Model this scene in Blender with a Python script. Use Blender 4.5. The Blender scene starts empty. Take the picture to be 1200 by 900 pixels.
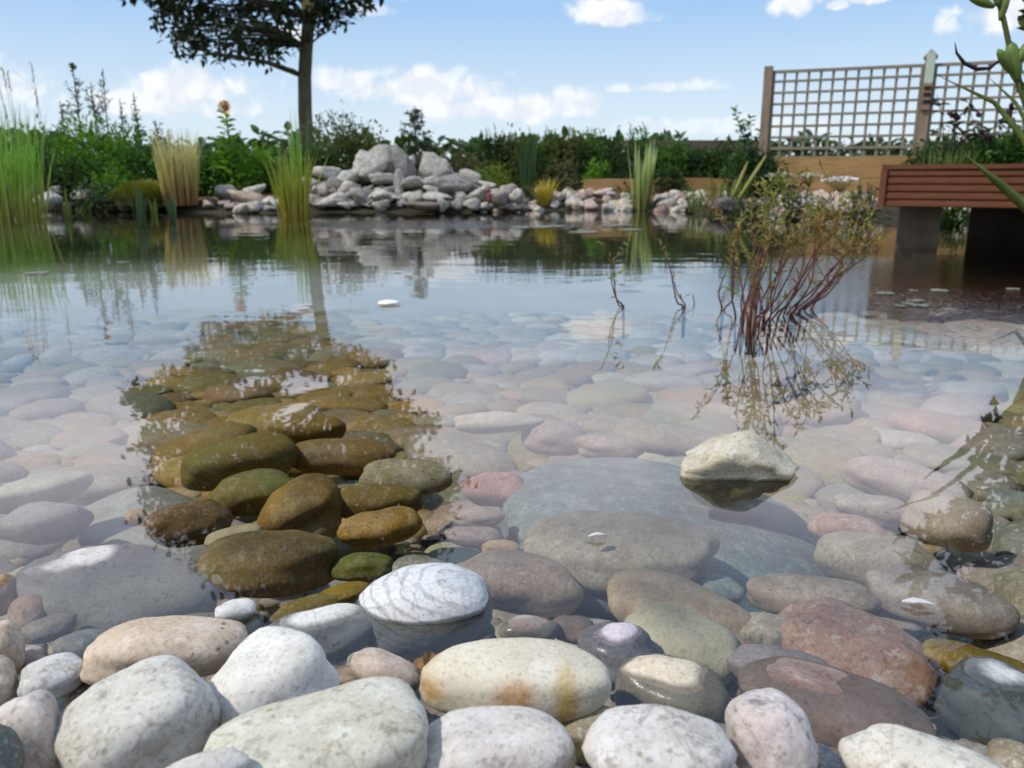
import bpy, math, random
import numpy as np
from mathutils import Vector, Matrix, noise

R = math.radians
S = bpy.context.scene
C = S.collection

# ------------------------------------------------------------------ camera, sky, sun
CAM_H = 0.40
FPX = 950.0                      # focal length in pixels of a 1200 x 900 frame
PITCH = math.atan((450 - 208) / FPX)
cam_d = bpy.data.cameras.new("camera")
cam_d.sensor_width = 36.0
cam_d.lens = FPX / 1200 * 36.0
cam_d.clip_start = 0.02
cam_d.clip_end = 3000
cam_d.dof.use_dof = True
cam_d.dof.focus_distance = 0.85
cam_d.dof.aperture_fstop = 10.0
cam = bpy.data.objects.new("camera", cam_d)
cam.location = (0, 0, CAM_H)
cam.rotation_euler = (math.pi / 2 - PITCH, 0, 0)
C.objects.link(cam)
S.camera = cam

SUN_EL, SUN_AZ = 50.0, 250.0      # azimuth clockwise from +Y (the view direction)
sun_d = bpy.data.lights.new("sun", 'SUN')
sun_d.energy = 3.3
sun_d.angle = R(2.0)
sun_d.color = (1.0, 0.94, 0.84)
sun = bpy.data.objects.new("sun", sun_d)
Ld = Vector((math.sin(R(SUN_AZ)) * math.cos(R(SUN_EL)), math.cos(R(SUN_AZ)) * math.cos(R(SUN_EL)), math.sin(R(SUN_EL))))
sun.rotation_euler = Ld.to_track_quat('Z', 'Y').to_euler()
sun.location = (-6, -3, 8)
C.objects.link(sun)

S.view_settings.view_transform = 'Standard'
S.view_settings.look = 'None'
S.view_settings.gamma = 1.0
S.view_settings.exposure = 0.10
S.cycles.max_bounces = 8
S.cycles.transparent_max_bounces = 12
S.cycles.caustics_reflective = False
S.cycles.caustics_refractive = False


class NT:
    """small helper round a node tree"""
    def __init__(s, nt):
        s.t = nt
        nt.nodes.clear()

    def n(s, kind, **kw):
        nd = s.t.nodes.new(kind)
        for k, v in kw.items():
            setattr(nd, k, v)
        return nd

    def l(s, a, b):
        s.t.links.new(a, b)

    def setin(s, sock, v):
        if hasattr(v, "is_linked") or isinstance(v, bpy.types.NodeSocket):
            s.l(v, sock)
        else:
            sock.default_value = v

    def m(s, op, a, b=0.0, c=None, clamp=False):
        nd = s.n('ShaderNodeMath', operation=op, use_clamp=clamp)
        s.setin(nd.inputs[0], a)
        s.setin(nd.inputs[1], b)
        if c is not None:
            s.setin(nd.inputs[2], c)
        return nd.outputs[0]

    def mr(s, v, a, b, c=0.0, d=1.0, kind='SMOOTHSTEP'):
        nd = s.n('ShaderNodeMapRange', interpolation_type=kind)
        s.setin(nd.inputs[0], v)
        for i, x in enumerate((a, b, c, d)):
            s.setin(nd.inputs[i + 1], x)
        return nd.outputs[0]

    def mix(s, f, a, b, blend='MIX'):
        nd = s.n('ShaderNodeMix', data_type='RGBA', blend_type=blend)
        s.setin(nd.inputs[0], f)
        s.setin(nd.inputs[6], a if not isinstance(a, tuple) else (*a[:3], 1))
        s.setin(nd.inputs[7], b if not isinstance(b, tuple) else (*b[:3], 1))
        return nd.outputs[2]

    def noise(s, vec, scale, detail=3.0, rough=0.55, dist=0.0):
        nd = s.n('ShaderNodeTexNoise')
        if vec is not None:
            s.l(vec, nd.inputs['Vector'])
        nd.inputs['Scale'].default_value = scale
        nd.inputs['Detail'].default_value = detail
        nd.inputs['Roughness'].default_value = rough
        nd.inputs['Distortion'].default_value = dist
        return nd.outputs['Fac']


def make_world():
    w = bpy.data.worlds.new("World")
    S.world = w
    w.use_nodes = True
    g = NT(w.node_tree)
    out = g.n('ShaderNodeOutputWorld')
    bg = g.n('ShaderNodeBackground')
    bg.inputs['Strength'].default_value = 0.12
    g.l(bg.outputs[0], out.inputs[0])
    sky = g.n('ShaderNodeTexSky', sky_type='NISHITA')
    sky.sun_disc = False
    sky.sun_elevation = R(SUN_EL)
    sky.sun_rotation = R(SUN_AZ)
    sky.air_density = 1.0
    sky.dust_density = 0.2
    sky.ozone_density = 2.0
    tc = g.n('ShaderNodeTexCoord')
    sep = g.n('ShaderNodeSeparateXYZ')
    g.l(tc.outputs['Generated'], sep.inputs[0])
    x, y, z = sep.outputs
    az = g.m('MULTIPLY', g.m('ARCTAN2', x, y), 180 / math.pi)
    el = g.m('MULTIPLY', g.m('ARCSINE', z), 180 / math.pi)
    nz = g.noise(tc.outputs['Generated'], 40.0, 4.0, 0.52, 0.3)
    nz2 = g.noise(tc.outputs['Generated'], 16.0, 4.0, 0.55)
    nd = g.m('ADD', g.m('MULTIPLY', g.m('SUBTRACT', nz, 0.5), 1.5), g.m('MULTIPLY', g.m('SUBTRACT', nz2, 0.5), 1.5))
    # cumulus clouds: azimuth, elevation, half extents in degrees, density
    clouds = [(6.1, 10.2, 2.9, 1.15, 1.0), (7.4, 9.9, 2.0, 0.9, 1.0), (17.5, 10.3, 1.9, 1.25, 1.0), (22.3, 10.4, 1.7, 0.6, .9),
              (20.3, 10.1, 0.8, 0.4, .8),
              (-6.0, 5.6, 7.5, 1.6, .9), (-1.0, 4.3, 6.5, 1.5, .85), (3.5, 4.6, 3.5, 1.2, .8), (-10.5, 6.0, 4, 1.2, .8),
              (10.0, 5.7, 4.5, 0.5, .7), (-20.5, 5.3, 4.2, 1.5, .95), (-22.5, 4.3, 6.5, 1.2, .85), (-14.2, 8.8, 1.4, 0.9, .9),
              (-9.6, 10.3, 2.2, 0.45, .5), (-7.5, 11.2, 1.6, 0.35, .5), (-18.5, 11.9, 4.0, 1.2, .9),
              (31.0, 9.0, 4.5, 2.0, 1.0), (35, 7.0, 5, 2.2, .9), (-35, 5, 7, 2, .9), (45, 5, 8, 2, .8), (14, 3.2, 9, 0.8, .5)]
    total = None
    for a, e, ra, re, k in clouds:
        da = g.m('DIVIDE', g.m('SUBTRACT', az, a), ra)
        de = g.m('DIVIDE', g.m('SUBTRACT', el, e), re)
        # flatter base: stretch below the centre
        de = g.m('MULTIPLY', de, g.mr(de, -0.3, 0.3, 1.5, 1.0))
        r2 = g.m('ADD', g.m('MULTIPLY', da, da), g.m('MULTIPLY', de, de))
        v = g.m('SUBTRACT', 1.0, g.m('SQRT', r2))
        v = g.m('ADD', v, nd)
        v = g.mr(v, 0.0, 0.62, 0.0, k)
        total = v if total is None else g.m('MAXIMUM', total, v)
    # broken bright cloud higher up, above the frame, seen mirrored in the water
    n3 = g.noise(tc.outputs['Generated'], 3.0, 6.0, 0.6, 0.6)
    high = g.m('MULTIPLY', g.m('MULTIPLY', g.mr(el, 10.3, 16.0), g.mr(el, 33.0, 19.0, 0.14, 1.0)), g.mr(n3, 0.30, 0.62, 0.6, 1.0))
    # summer haze lifts the blue low over the horizon
    clear = g.mix(g.mr(el, 2.0, 16.0), (5.6, 6.65, 7.7), (1.9, 4.1, 7.3))
    base = g.mix(.8, sky.outputs[0], clear)
    body = g.mix(g.mr(nz, .40, .62), (6.6, 6.9, 7.5), (7.9, 8.0, 8.2))
    col = g.mix(total, base, body)
    col = g.mix(high, col, (12.8, 12.3, 13.9))
    g.l(col, bg.inputs['Color'])


make_world()

# ------------------------------------------------------------------ pixel <-> world helpers
SP, CP = math.sin(PITCH), math.cos(PITCH)


def ray(u, v):
    a, b = (u - 600) / FPX, (450 - v) / FPX
    return Vector((a, CP + b * SP, -SP + b * CP))


def at_z(u, v, z):
    d = ray(u, v)
    t = (z - CAM_H) / d.z
    return Vector((0, 0, CAM_H)) + d * t


def at_y(u, v, D):
    d = ray(u, v)
    return Vector((0, 0, CAM_H)) + d * (D / d.y)


def mirror_y(u, v, D):
    """the point at distance D whose image in the water is seen at (u, v)"""
    p = at_y(u, v, D)
    return Vector((p.x, p.y, -p.z))


def proj(p):
    q = Vector(p) - Vector((0, 0, CAM_H))
    dep = q.y * CP - q.z * SP
    up = q.y * SP + q.z * CP
    return 600 + FPX * q.x / dep, 450 - FPX * up / dep, dep


def srgb(r, g, b):
    f = lambda c: (c / 12.92 if c <= 0.04045 else ((c + 0.055) / 1.055) ** 2.4)
    return tuple(f(v / 255) for v in (r, g, b))


def shore_y(x):
    """distance of the far waterline"""
    b = 10.0 + 0.35 * math.sin(x * 0.9 + 0.6) + 0.2 * math.sin(x * 2.3)
    if x > 2.0:
        b -= min(1.6, (x - 2.0) * 0.75)
    return b


def lerp_tab(t, tab):
    for (a, x), (b, y) in zip(tab, tab[1:]):
        if t <= b:
            k = max(0.0, min(1.0, (t - a) / (b - a)))
            return x + (y - x) * k
    return tab[-1][1]


FRONT = [(-6, .45), (-1.5, .28), (0, .12), (.3, .03), (.45, -.025), (.62, -.075), (.9, -.14), (1.4, -.2), (2.2, -.27), (3.5, -.38), (5, -.46)]


def bed_z(x, y):
    front = lerp_tab(y, FRONT)
    sy = shore_y(x)
    far = lerp_tab(y - sy, [(-3.0, -.46), (-1.2, -.32), (-.3, -.08), (0, 0.0), (.25, .07), (.8, .15), (2.5, .24), (6, .30), (20, .34)])
    z = max(front, far)
    ex = abs(x) - 8.5
    if ex > 0:
        z = max(z, min(.32, -.65 + ex * .5)) if y < sy else z
    return z


# ------------------------------------------------------------------ tagging and linking
def tag(o, label=None, cat=None, group=None, kind=None):
    if label: o["label"] = label
    if cat: o["category"] = cat
    if group: o["group"] = group
    if kind: o["kind"] = kind
    return o


def empty(name, loc, label, cat, group=None, rz=0):
    o = bpy.data.objects.new(name, None)
    o.empty_display_size = 0.1
    o.location = loc
    o.rotation_euler = (0, 0, rz)
    C.objects.link(o)
    return tag(o, label, cat, group)


class MB:
    def __init__(s):
        s.v, s.f = [], []

    def add(s, vs, fs):
        k = len(s.v)
        s.v.extend(vs)
        s.f.extend([tuple(i + k for i in f) for f in fs])

    def box(s, lo, hi, M=None):
        x0, y0, z0 = lo
        x1, y1, z1 = hi
        vs = [Vector(p) for p in ((x0, y0, z0), (x1, y0, z0), (x1, y1, z0), (x0, y1, z0), (x0, y0, z1), (x1, y0, z1), (x1, y1, z1), (x0, y1, z1))]
        if M is not None:
            vs = [M @ p for p in vs]
        s.add(vs, [(3, 2, 1, 0), (4, 5, 6, 7), (0, 1, 5, 4), (1, 2, 6, 5), (2, 3, 7, 6), (3, 0, 4, 7)])

    def tube(s, pts, rad, n=6):
        pts = [Vector(p) for p in pts]
        k = len(pts)
        vs, fs = [], []
        for i, p in enumerate(pts):
            d = (pts[min(i + 1, k - 1)] - pts[max(i - 1, 0)])
            d = d.normalized() if d.length > 1e-9 else Vector((0, 0, 1))
            a = d.cross(Vector((0.31, 0.95, 0.05))).normalized()
            b = d.cross(a)
            r = rad[i] if hasattr(rad, '__len__') else rad
            for j in range(n):
                t = 2 * math.pi * j / n
                vs.append(p + a * (r * math.cos(t)) + b * (r * math.sin(t)))
        for i in range(k - 1):
            for j in range(n):
                fs.append((i * n + j, i * n + (j + 1) % n, (i + 1) * n + (j + 1) % n, (i + 1) * n + j))
        fs.append(tuple(reversed(range(n))))
        fs.append(tuple(range((k - 1) * n, k * n)))
        s.add(vs, fs)

    def blade(s, base, az, L, lean, curve, w, nseg=5, fold=0.25, twist=0.0):
        """a curved tapering grass blade with a folded middle"""
        p = Vector(base)
        vs, fs = [], []
        for i in range(nseg + 1):
            t = i / nseg
            th = lean + curve * t * t
            d = Vector((math.sin(th) * math.cos(az), math.sin(th) * math.sin(az), math.cos(th)))
            a2 = az + math.pi / 2 + twist * t
            sd = Vector((math.cos(a2), math.sin(a2), 0))
            nn = sd.cross(d)
            ww = w * (0.65 + 0.6 * t if t < 0.4 else 0.89 * (1 - ((t - 0.4) / 0.6) ** 1.8)) * 0.5 + 0.0004
            vs += [p - sd * ww, p + nn * (ww * fold), p + sd * ww]
            p = p + d * (L / nseg)
        for i in range(nseg):
            o = i * 3
            fs += [(o, o + 1, o + 4, o + 3), (o + 1, o + 2, o + 5, o + 4)]
        s.add(vs, fs)

    def leaf(s, pos, d, L, W, rng, droop=0.15):
        d = d.normalized()
        up = Vector((rng.gauss(0, .5), rng.gauss(0, .5), 1)).normalized()
        sd = d.cross(up)
        if sd.length < 1e-4:
            sd = Vector((1, 0, 0))
        sd.normalize()
        nn = sd.cross(d)
        p = Vector(pos)
        h = W * .5
        vs = [p, p + d * (L * .35) - sd * h + nn * (h * .35), p + d * (L * .4) , p + d * (L * .35) + sd * h + nn * (h * .35),
              p + d * (L * .72) - sd * (h * .7) + nn * (h * .2), p + d * (L * .72) + sd * (h * .7) + nn * (h * .2), p + d * L - nn * (L * droop)]
        s.add(vs, [(0, 2, 1), (0, 3, 2), (1, 2, 4), (2, 3, 5), (2, 5, 6), (2, 6, 4)])

    def build(s, name, mat, parent=None, smooth=False, loc=None):
        me = bpy.data.meshes.new(name)
        org = Vector(loc) if loc is not None else Vector((0, 0, 0))
        me.from_pydata([tuple(Vector(p) - org) for p in s.v], [], s.f)
        me.materials.append(mat)
        if smooth:
            me.polygons.foreach_set('use_smooth', [True] * len(me.polygons))
        me.update()
        o = bpy.data.objects.new(name, me)
        C.objects.link(o)
        if parent is not None:
            o.parent = parent
            # vertices are given in world space: undo the parent's place
            pm = Matrix.LocRotScale(parent.location, parent.rotation_euler, None)
            if parent.parent is not None:
                q = parent.parent
                pm = Matrix.LocRotScale(q.location, q.rotation_euler, None) @ pm
            o.matrix_parent_inverse = pm.inverted()
        o.location = org
        return o


# ------------------------------------------------------------------ materials
def new_mat(name):
    m = bpy.data.materials.new(name)
    m.use_nodes = True
    g = NT(m.node_tree)
    out = g.n('ShaderNodeOutputMaterial')
    return m, g, out


def principled(g, out, col, rough, spec=0.4):
    b = g.n('ShaderNodeBsdfPrincipled')
    g.setin(b.inputs['Base Color'], col if not isinstance(col, tuple) else (*col[:3], 1))
    g.setin(b.inputs['Roughness'], rough)
    b.inputs['Specular IOR Level'].default_value = spec
    g.l(b.outputs[0], out.inputs[0])
    return b


def bump(g, b, h, strength, dist):
    nd = g.n('ShaderNodeBump')
    nd.inputs['Strength'].default_value = strength
    nd.inputs['Distance'].default_value = dist
    g.l(h, nd.inputs['Height'])
    g.l(nd.outputs[0], b.inputs['Normal'])


def stone_mat(name, speck=.5, grain=95.0, pits=0.0, band=None, stain=None, mottle=.35, veins=.38, dim=.96, soak=(.86, .50)):
    m, g, out = new_mat(name)
    geo = g.n('ShaderNodeNewGeometry')
    oi = g.n('ShaderNodeObjectInfo')
    tc = g.n('ShaderNodeTexCoord')
    off = g.n('ShaderNodeVectorMath', operation='ADD')
    g.l(geo.outputs['Position'], off.inputs[0])
    g.l(g.m('MULTIPLY', oi.outputs['Random'], 37.0), off.inputs[1])
    P = off.outputs[0]
    col = g.mix(1.0, oi.outputs['Color'], (dim, dim * .985, dim * .945), 'MULTIPLY')
    n1 = g.noise(P, 16.0, 4.0, .6, .3)
    n2 = g.noise(P, grain, 3.0, .65)
    n3 = g.noise(P, grain * 2.2, 2.0, .6)
    n4 = g.noise(P, 6.0, 3.0, .5, .8)
    n7 = g.noise(P, 270.0, 2.0, .6)
    n6 = g.noise(P, 34.0, 5.0, .7, .2)
    # broad mottling and a hue drift
    col = g.mix(g.m('MULTIPLY', g.mr(n1, .35, .68), mottle * 1.25), col, g.mix(.65, col, (.50, .40, .30), 'MULTIPLY'))
    col = g.mix(g.m('MULTIPLY', g.mr(n4, .5, .72), .35), col, g.mix(.5, col, (.62, .58, .55)))
    if band:
        sc, rot, dark = band
        mp = g.n('ShaderNodeMapping')
        mp.inputs['Rotation'].default_value = rot
        g.l(tc.outputs['Object'], mp.inputs[0])
        wv = g.n('ShaderNodeTexWave')
        wv.inputs['Scale'].default_value = sc
        wv.inputs['Distortion'].default_value = 3.6
        wv.inputs['Detail'].default_value = 3.0
        wv.inputs['Detail Scale'].default_value = 1.4
        g.l(mp.outputs[0], wv.inputs[0])
        bm = g.m('MULTIPLY', g.mr(wv.outputs['Fac'], .72, .95), g.mr(n1, .3, .6))
        col = g.mix(g.m('MULTIPLY', bm, .75), col, dark)
    if stain:
        for (cx, cy, cz, rx, rz, c) in stain:
            sp = g.n('ShaderNodeSeparateXYZ')
            g.l(tc.outputs['Object'], sp.inputs[0])
            dx = g.m('DIVIDE', g.m('SUBTRACT', sp.outputs[0], cx), rx)
            dz = g.m('DIVIDE', g.m('SUBTRACT', sp.outputs[2], cz), rz)
            r = g.m('SQRT', g.m('ADD', g.m('MULTIPLY', dx, dx), g.m('MULTIPLY', dz, dz)))
            k = g.mr(g.m('ADD', r, g.m('MULTIPLY', g.m('SUBTRACT', n1, .5), 1.6)), 1.15, .15, 0.0, .9)
            col = g.mix(k, col, c)
    # cloudy weathering, paler worn patches and thin dirty veins
    col = g.mix(g.m('MULTIPLY', g.mr(n6, .44, .66), .34 * mottle / .35), col, g.mix(1.0, col, (.60, .56, .50), 'MULTIPLY'))
    col = g.mix(g.m('MULTIPLY', g.mr(n6, .50, .34), .35), col, g.mix(.45, col, (.80, .78, .74)))
    vein = g.m('ABSOLUTE', g.m('SUBTRACT', g.noise(P, 11.0, 4.0, .6, .6), .5))
    col = g.mix(g.m('MULTIPLY', g.mr(vein, .012, .002), veins), col, g.mix(1.0, col, (.45, .40, .34), 'MULTIPLY'))
    # salt and pepper grains
    col = g.mix(g.m('MULTIPLY', g.mr(n2, .57, .68), speck), col, g.mix(.75, col, (.10, .09, .08)))
    col = g.mix(g.m('MULTIPLY', g.mr(n2, .42, .33), speck * .7), col, g.mix(.5, col, (.86, .83, .80)))
    col = g.mix(g.m('MULTIPLY', g.mr(n3, .60, .68), speck * .55), col, g.mix(.6, col, (.12, .10, .09)))
    col = g.mix(g.m('MULTIPLY', g.mr(n7, .56, .66), .34), col, g.mix(1.0, col, (.38, .35, .32), 'MULTIPLY'))
    col = g.mix(g.m('MULTIPLY', g.mr(n7, .44, .34), .30), col, g.mix(.5, col, (.80, .78, .75)))
    pv = None
    if pits > 0:
        vo = g.n('ShaderNodeTexVoronoi')
        vo.inputs['Scale'].default_value = 85
        g.l(P, vo.inputs['Vector'])
        pv = g.m('MULTIPLY', g.mr(vo.outputs['Distance'], .22, .10), g.mr(n1, .45, .6))
        col = g.mix(g.m('MULTIPLY', pv, pits), col, g.mix(.8, col, (.07, .05, .03)))
    # slime and silt on what lies under water (object alpha says how much)
    sep = g.n('ShaderNodeSeparateXYZ')
    g.l(geo.outputs['Position'], sep.inputs[0])
    z = g.m('ADD', sep.outputs[2], g.m('MULTIPLY', g.m('SUBTRACT', n1, .5), .006))
    under = g.mr(z, .004, -.012)
    wet = g.mr(z, .0045, .0015)
    n5 = g.noise(P, 9.0, 4.0, .6, .5)
    slime = g.mix(g.mr(n5, .38, .62), (.19, .150, .030), (.32, .18, .040))
    slime = g.mix(g.mr(g.noise(P, 3.0, 2.0), .48, .6), slime, (.150, .150, .035))
    k = g.m('MULTIPLY', g.m('MULTIPLY', under, oi.outputs['Alpha']), g.mr(n2, .25, .6, .72, 1.0))
    col = g.mix(k, col, slime)
    # wet stone is darker and more saturated
    hs = g.n('ShaderNodeHueSaturation')
    g.l(col, hs.inputs['Color'])
    hs.inputs['Saturation'].default_value = 1.12
    g.l(g.mr(z, -.022, -.004, *soak), hs.inputs['Value'])
    col = g.mix(wet, col, hs.outputs[0])
    rough = g.mr(g.m('MULTIPLY', wet, g.mr(z, -.010, .0)), 0, 1, .72, .22)
    b = principled(g, out, col, rough, .35)
    h = g.m('ADD', g.m('ADD', g.m('MULTIPLY', n2, .6), g.m('MULTIPLY', n7, .35)), g.m('MULTIPLY', n6, 1.3))
    if pv is not None:
        h = g.m('SUBTRACT', h, g.m('MULTIPLY', pv, 1.5))
    bump(g, b, h, .28, .0022)
    return m


M_COB = stone_mat("cobble_stone", .55, 80.0, pits=.45)
M_FINE = stone_mat("fine_grained_stone", .30, 110.0, mottle=.3, veins=.15)
M_GRAN = stone_mat("granite_stone", .85, 70.0)
M_PIT = stone_mat("pitted_limestone", .35, 90.0, pits=.9)
M_BAND = stone_mat("banded_white_stone", .30, 120.0, band=(1.7, (0.5, 0.9, .6), (.33, .34, .36)), mottle=.1, soak=(.42, .28))
M_RUST = stone_mat("rust_stained_stone", .12, 140.0, mottle=.22, veins=.0, dim=1.0,
                   stain=[(-.02, 0, .20, .26, .55, (.44, .21, .05)), (.52, 0, .0, .16, 1.0, (.46, .29, .06)), (-.85, 0, .15, .28, .6, (.45, .26, .08))])
M_CAP = stone_mat("dry_crusted_stone", .45, 85.0, pits=.4, mottle=.25, soak=(.46, .34))
M_DARKCAP = stone_mat("dark_wet_stone", .45, 85.0, mottle=.2, soak=(.20, .14))
M_ROCK = stone_mat("bank_rock", .5, 30.0, mottle=.7, dim=.98)


def leaf_mat(name, c1, c2, c3=None, trans=.42, rough=.5, nscale=3.0):
    m, g, out = new_mat(name)
    geo = g.n('ShaderNodeNewGeometry')
    n1 = g.noise(geo.outputs['Position'], nscale, 2.0)
    col = g.mix(geo.outputs['Random Per Island'], c1, c2)
    if c3:
        col = g.mix(g.mr(n1, .42, .62), col, c3)
    b = g.n('ShaderNodeBsdfPrincipled')
    g.l(col, b.inputs['Base Color'])
    b.inputs['Roughness'].default_value = rough
    b.inputs['Specular IOR Level'].default_value = .3
    tr = g.n('ShaderNodeBsdfTranslucent')
    g.l(g.mix(1.0, col, (1.0, 1.0, .45), 'MULTIPLY'), tr.inputs['Color'])
    mx = g.n('ShaderNodeMixShader')
    mx.inputs[0].default_value = trans
    g.l(b.outputs[0], mx.inputs[1])
    g.l(tr.outputs[0], mx.inputs[2])
    g.l(mx.outputs[0], out.inputs[0])
    return m


def grad_leaf_mat(name, low, mid, high, z0, z1, trans=.35):
    """blades that are one colour at the foot and another at the tip"""
    m, g, out = new_mat(name)
    geo = g.n('ShaderNodeNewGeometry')
    sp = g.n('ShaderNodeSeparateXYZ')
    g.l(geo.outputs['Position'], sp.inputs[0])
    t = g.m('ADD', g.mr(sp.outputs[2], z0, z1, 0, 1, 'LINEAR'), g.m('MULTIPLY', g.m('SUBTRACT', geo.outputs['Random Per Island'], .5), .3))
    cr = g.n('ShaderNodeValToRGB')
    g.l(t, cr.inputs[0])
    e = cr.color_ramp.elements
    e[0].position, e[0].color = 0.0, (*low, 1)
    e[1].position, e[1].color = 1.0, (*high, 1)
    x = cr.color_ramp.elements.new(.4)
    x.color = (*mid, 1)
    col = g.mix(g.m('MULTIPLY', geo.outputs['Random Per Island'], .45), cr.outputs[0], g.mix(1.0, cr.outputs[0], (.5, .55, .4), 'MULTIPLY'))
    b = g.n('ShaderNodeBsdfPrincipled')
    g.l(col, b.inputs['Base Color'])
    b.inputs['Roughness'].default_value = .45
    tr = g.n('ShaderNodeBsdfTranslucent')
    g.l(col, tr.inputs['Color'])
    mx = g.n('ShaderNodeMixShader')
    mx.inputs[0].default_value = trans
    g.l(b.outputs[0], mx.inputs[1])
    g.l(tr.outputs[0], mx.inputs[2])
    g.l(mx.outputs[0], out.inputs[0])
    return m


def plain_mat(name, col, rough=.7, var=.3, nscale=20.0, grain=None, bstr=.2, bdist=.003):
    m, g, out = new_mat(name)
    geo = g.n('ShaderNodeNewGeometry')
    if grain:
        mp = g.n('ShaderNodeMapping')
        mp.inputs['Scale'].default_value = grain
        g.l(geo.outputs['Position'], mp.inputs[0])
        vec = mp.outputs[0]
    else:
        vec = geo.outputs['Position']
    n1 = g.noise(vec, nscale, 5.0, .65)
    n2 = g.noise(geo.outputs['Position'], nscale * .23, 3.0)
    c = g.mix(g.m('MULTIPLY', g.mr(n1, .3, .7), var), col, g.mix(1.0, col, (.42, .38, .33), 'MULTIPLY'))
    c = g.mix(g.m('MULTIPLY', g.mr(n2, .45, .7), var * .8), c, g.mix(1.0, c, (.6, .58, .52), 'MULTIPLY'))
    c = g.mix(g.m('MULTIPLY', geo.outputs['Random Per Island'], var * .6), c, g.mix(1.0, c, (.62, .6, .58), 'MULTIPLY'))
    b = principled(g, out, c, rough, .3)
    bump(g, b, n1, bstr, bdist)
    return m


M_BARK = plain_mat("tree_bark", (.11, .105, .07), .9, .6, 9.0, (1, 1, .25), .6, .03)
M_STEM = plain_mat("brown_stem", (.06, .05, .025), .8, .4, 40.0)
M_GSTEM = plain_mat("green_stem", (.09, .12, .03), .6, .3, 40.0)
M_REDSTEM = plain_mat("red_stem", (.12, .034, .028), .55, .6, 60.0)
M_DECK = plain_mat("stained_deck_timber", (.165, .060, .026), .55, .5, 14.0, (.25, 1, 6), .3, .003)
M_SLEEP = plain_mat("sleeper_timber", (.42, .26, .10), .8, .55, 9.0, (.3, 1, 5), .4, .006)
M_TRELL = plain_mat("weathered_trellis_timber", (.25, .225, .165), .8, .45, 12.0, (4, 4, .5), .3, .003)
M_POST = plain_mat("weathered_post_timber", (.28, .21, .15), .8, .5, 10.0, (4, 4, .4), .4, .004)
M_PIER = plain_mat("stained_pier", (.11, .09, .066), .85, .6, 8.0, None, .4, .006)
M_PALE = plain_mat("pale_green_paint", (.42, .52, .42), .6, .2, 30.0)
M_DARK = plain_mat("dark_hollow", (.02, .017, .014), .9, .2, 30.0)
M_SHADEPIER = plain_mat("shaded_pier", (.04, .033, .025), .85, .5, 9.0)  # rear pier, with the shade under the deck put into its colour
M_WHITEFL_GLINT = plain_mat("white_petals_and_glint", (.80, .80, .76), .6, .1, 30.0)
M_YELFL = plain_mat("yellow_petals", (.72, .40, .03), .6, .2, 60.0)
M_CREAM = plain_mat("cream_seed_head", (.48, .46, .34), .8, .3, 60.0)
M_RED = plain_mat("red_glaze", (.19, .045, .045), .4, .3, 40.0)
M_FEATH = plain_mat("white_feather", (.50, .49, .47), .7, .05, 80.0)
M_OLDLEAF = plain_mat("drowned_leaf", (.22, .11, .04), .5, .5, 60.0)
M_PAD = plain_mat("pale_floating_leaf", (.17, .17, .12), .5, .4, 30.0)
M_FENCE = plain_mat("grey_fence_timber", (.14, .11, .08), .85, .5, 10.0, (.4, 1, 5))
M_YWOOD = plain_mat("yellow_box_timber", (.50, .38, .12), .7, .3, 16.0)


def ground_mat():
    m, g, out = new_mat("garden_ground")
    geo = g.n('ShaderNodeNewGeometry')
    P = geo.outputs['Position']
    sp = g.n('ShaderNodeSeparateXYZ')
    g.l(P, sp.inputs[0])
    n1 = g.noise(P, 6.0, 5.0, .65)
    n2 = g.noise(P, 45.0, 4.0, .65)
    n3 = g.noise(P, 1.2, 3.0)
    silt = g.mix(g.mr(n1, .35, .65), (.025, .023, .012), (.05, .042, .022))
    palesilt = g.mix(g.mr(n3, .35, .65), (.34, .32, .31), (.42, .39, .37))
    silt = g.mix(g.m('MULTIPLY', g.mr(sp.outputs[1], 2.8, 4.2), g.m('MULTIPLY', g.mr(sp.outputs[1], 8.2, 6.6), g.mr(sp.outputs[0], 1.9, 1.2))), silt, palesilt)  # pale silt stops short of the deck, whose shade is put into the colour
    mulch = g.mix(g.mr(n2, .35, .65), (.11, .050, .018), (.24, .125, .045))
    grass = g.mix(g.mr(n2, .3, .7), (.045, .075, .018), (.10, .12, .035))
    dry = g.mix(g.mr(n3, .45, .65), grass, (.17, .14, .06))
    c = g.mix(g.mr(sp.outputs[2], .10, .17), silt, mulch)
    far = g.mr(g.m('ADD', sp.outputs[1], g.m('MULTIPLY', n3, 1.5)), 13.0, 14.5)
    c = g.mix(far, c, dry)
    b = principled(g, out, c, .9, .2)
    bump(g, b, n2, .6, .012)
    return m


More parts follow.
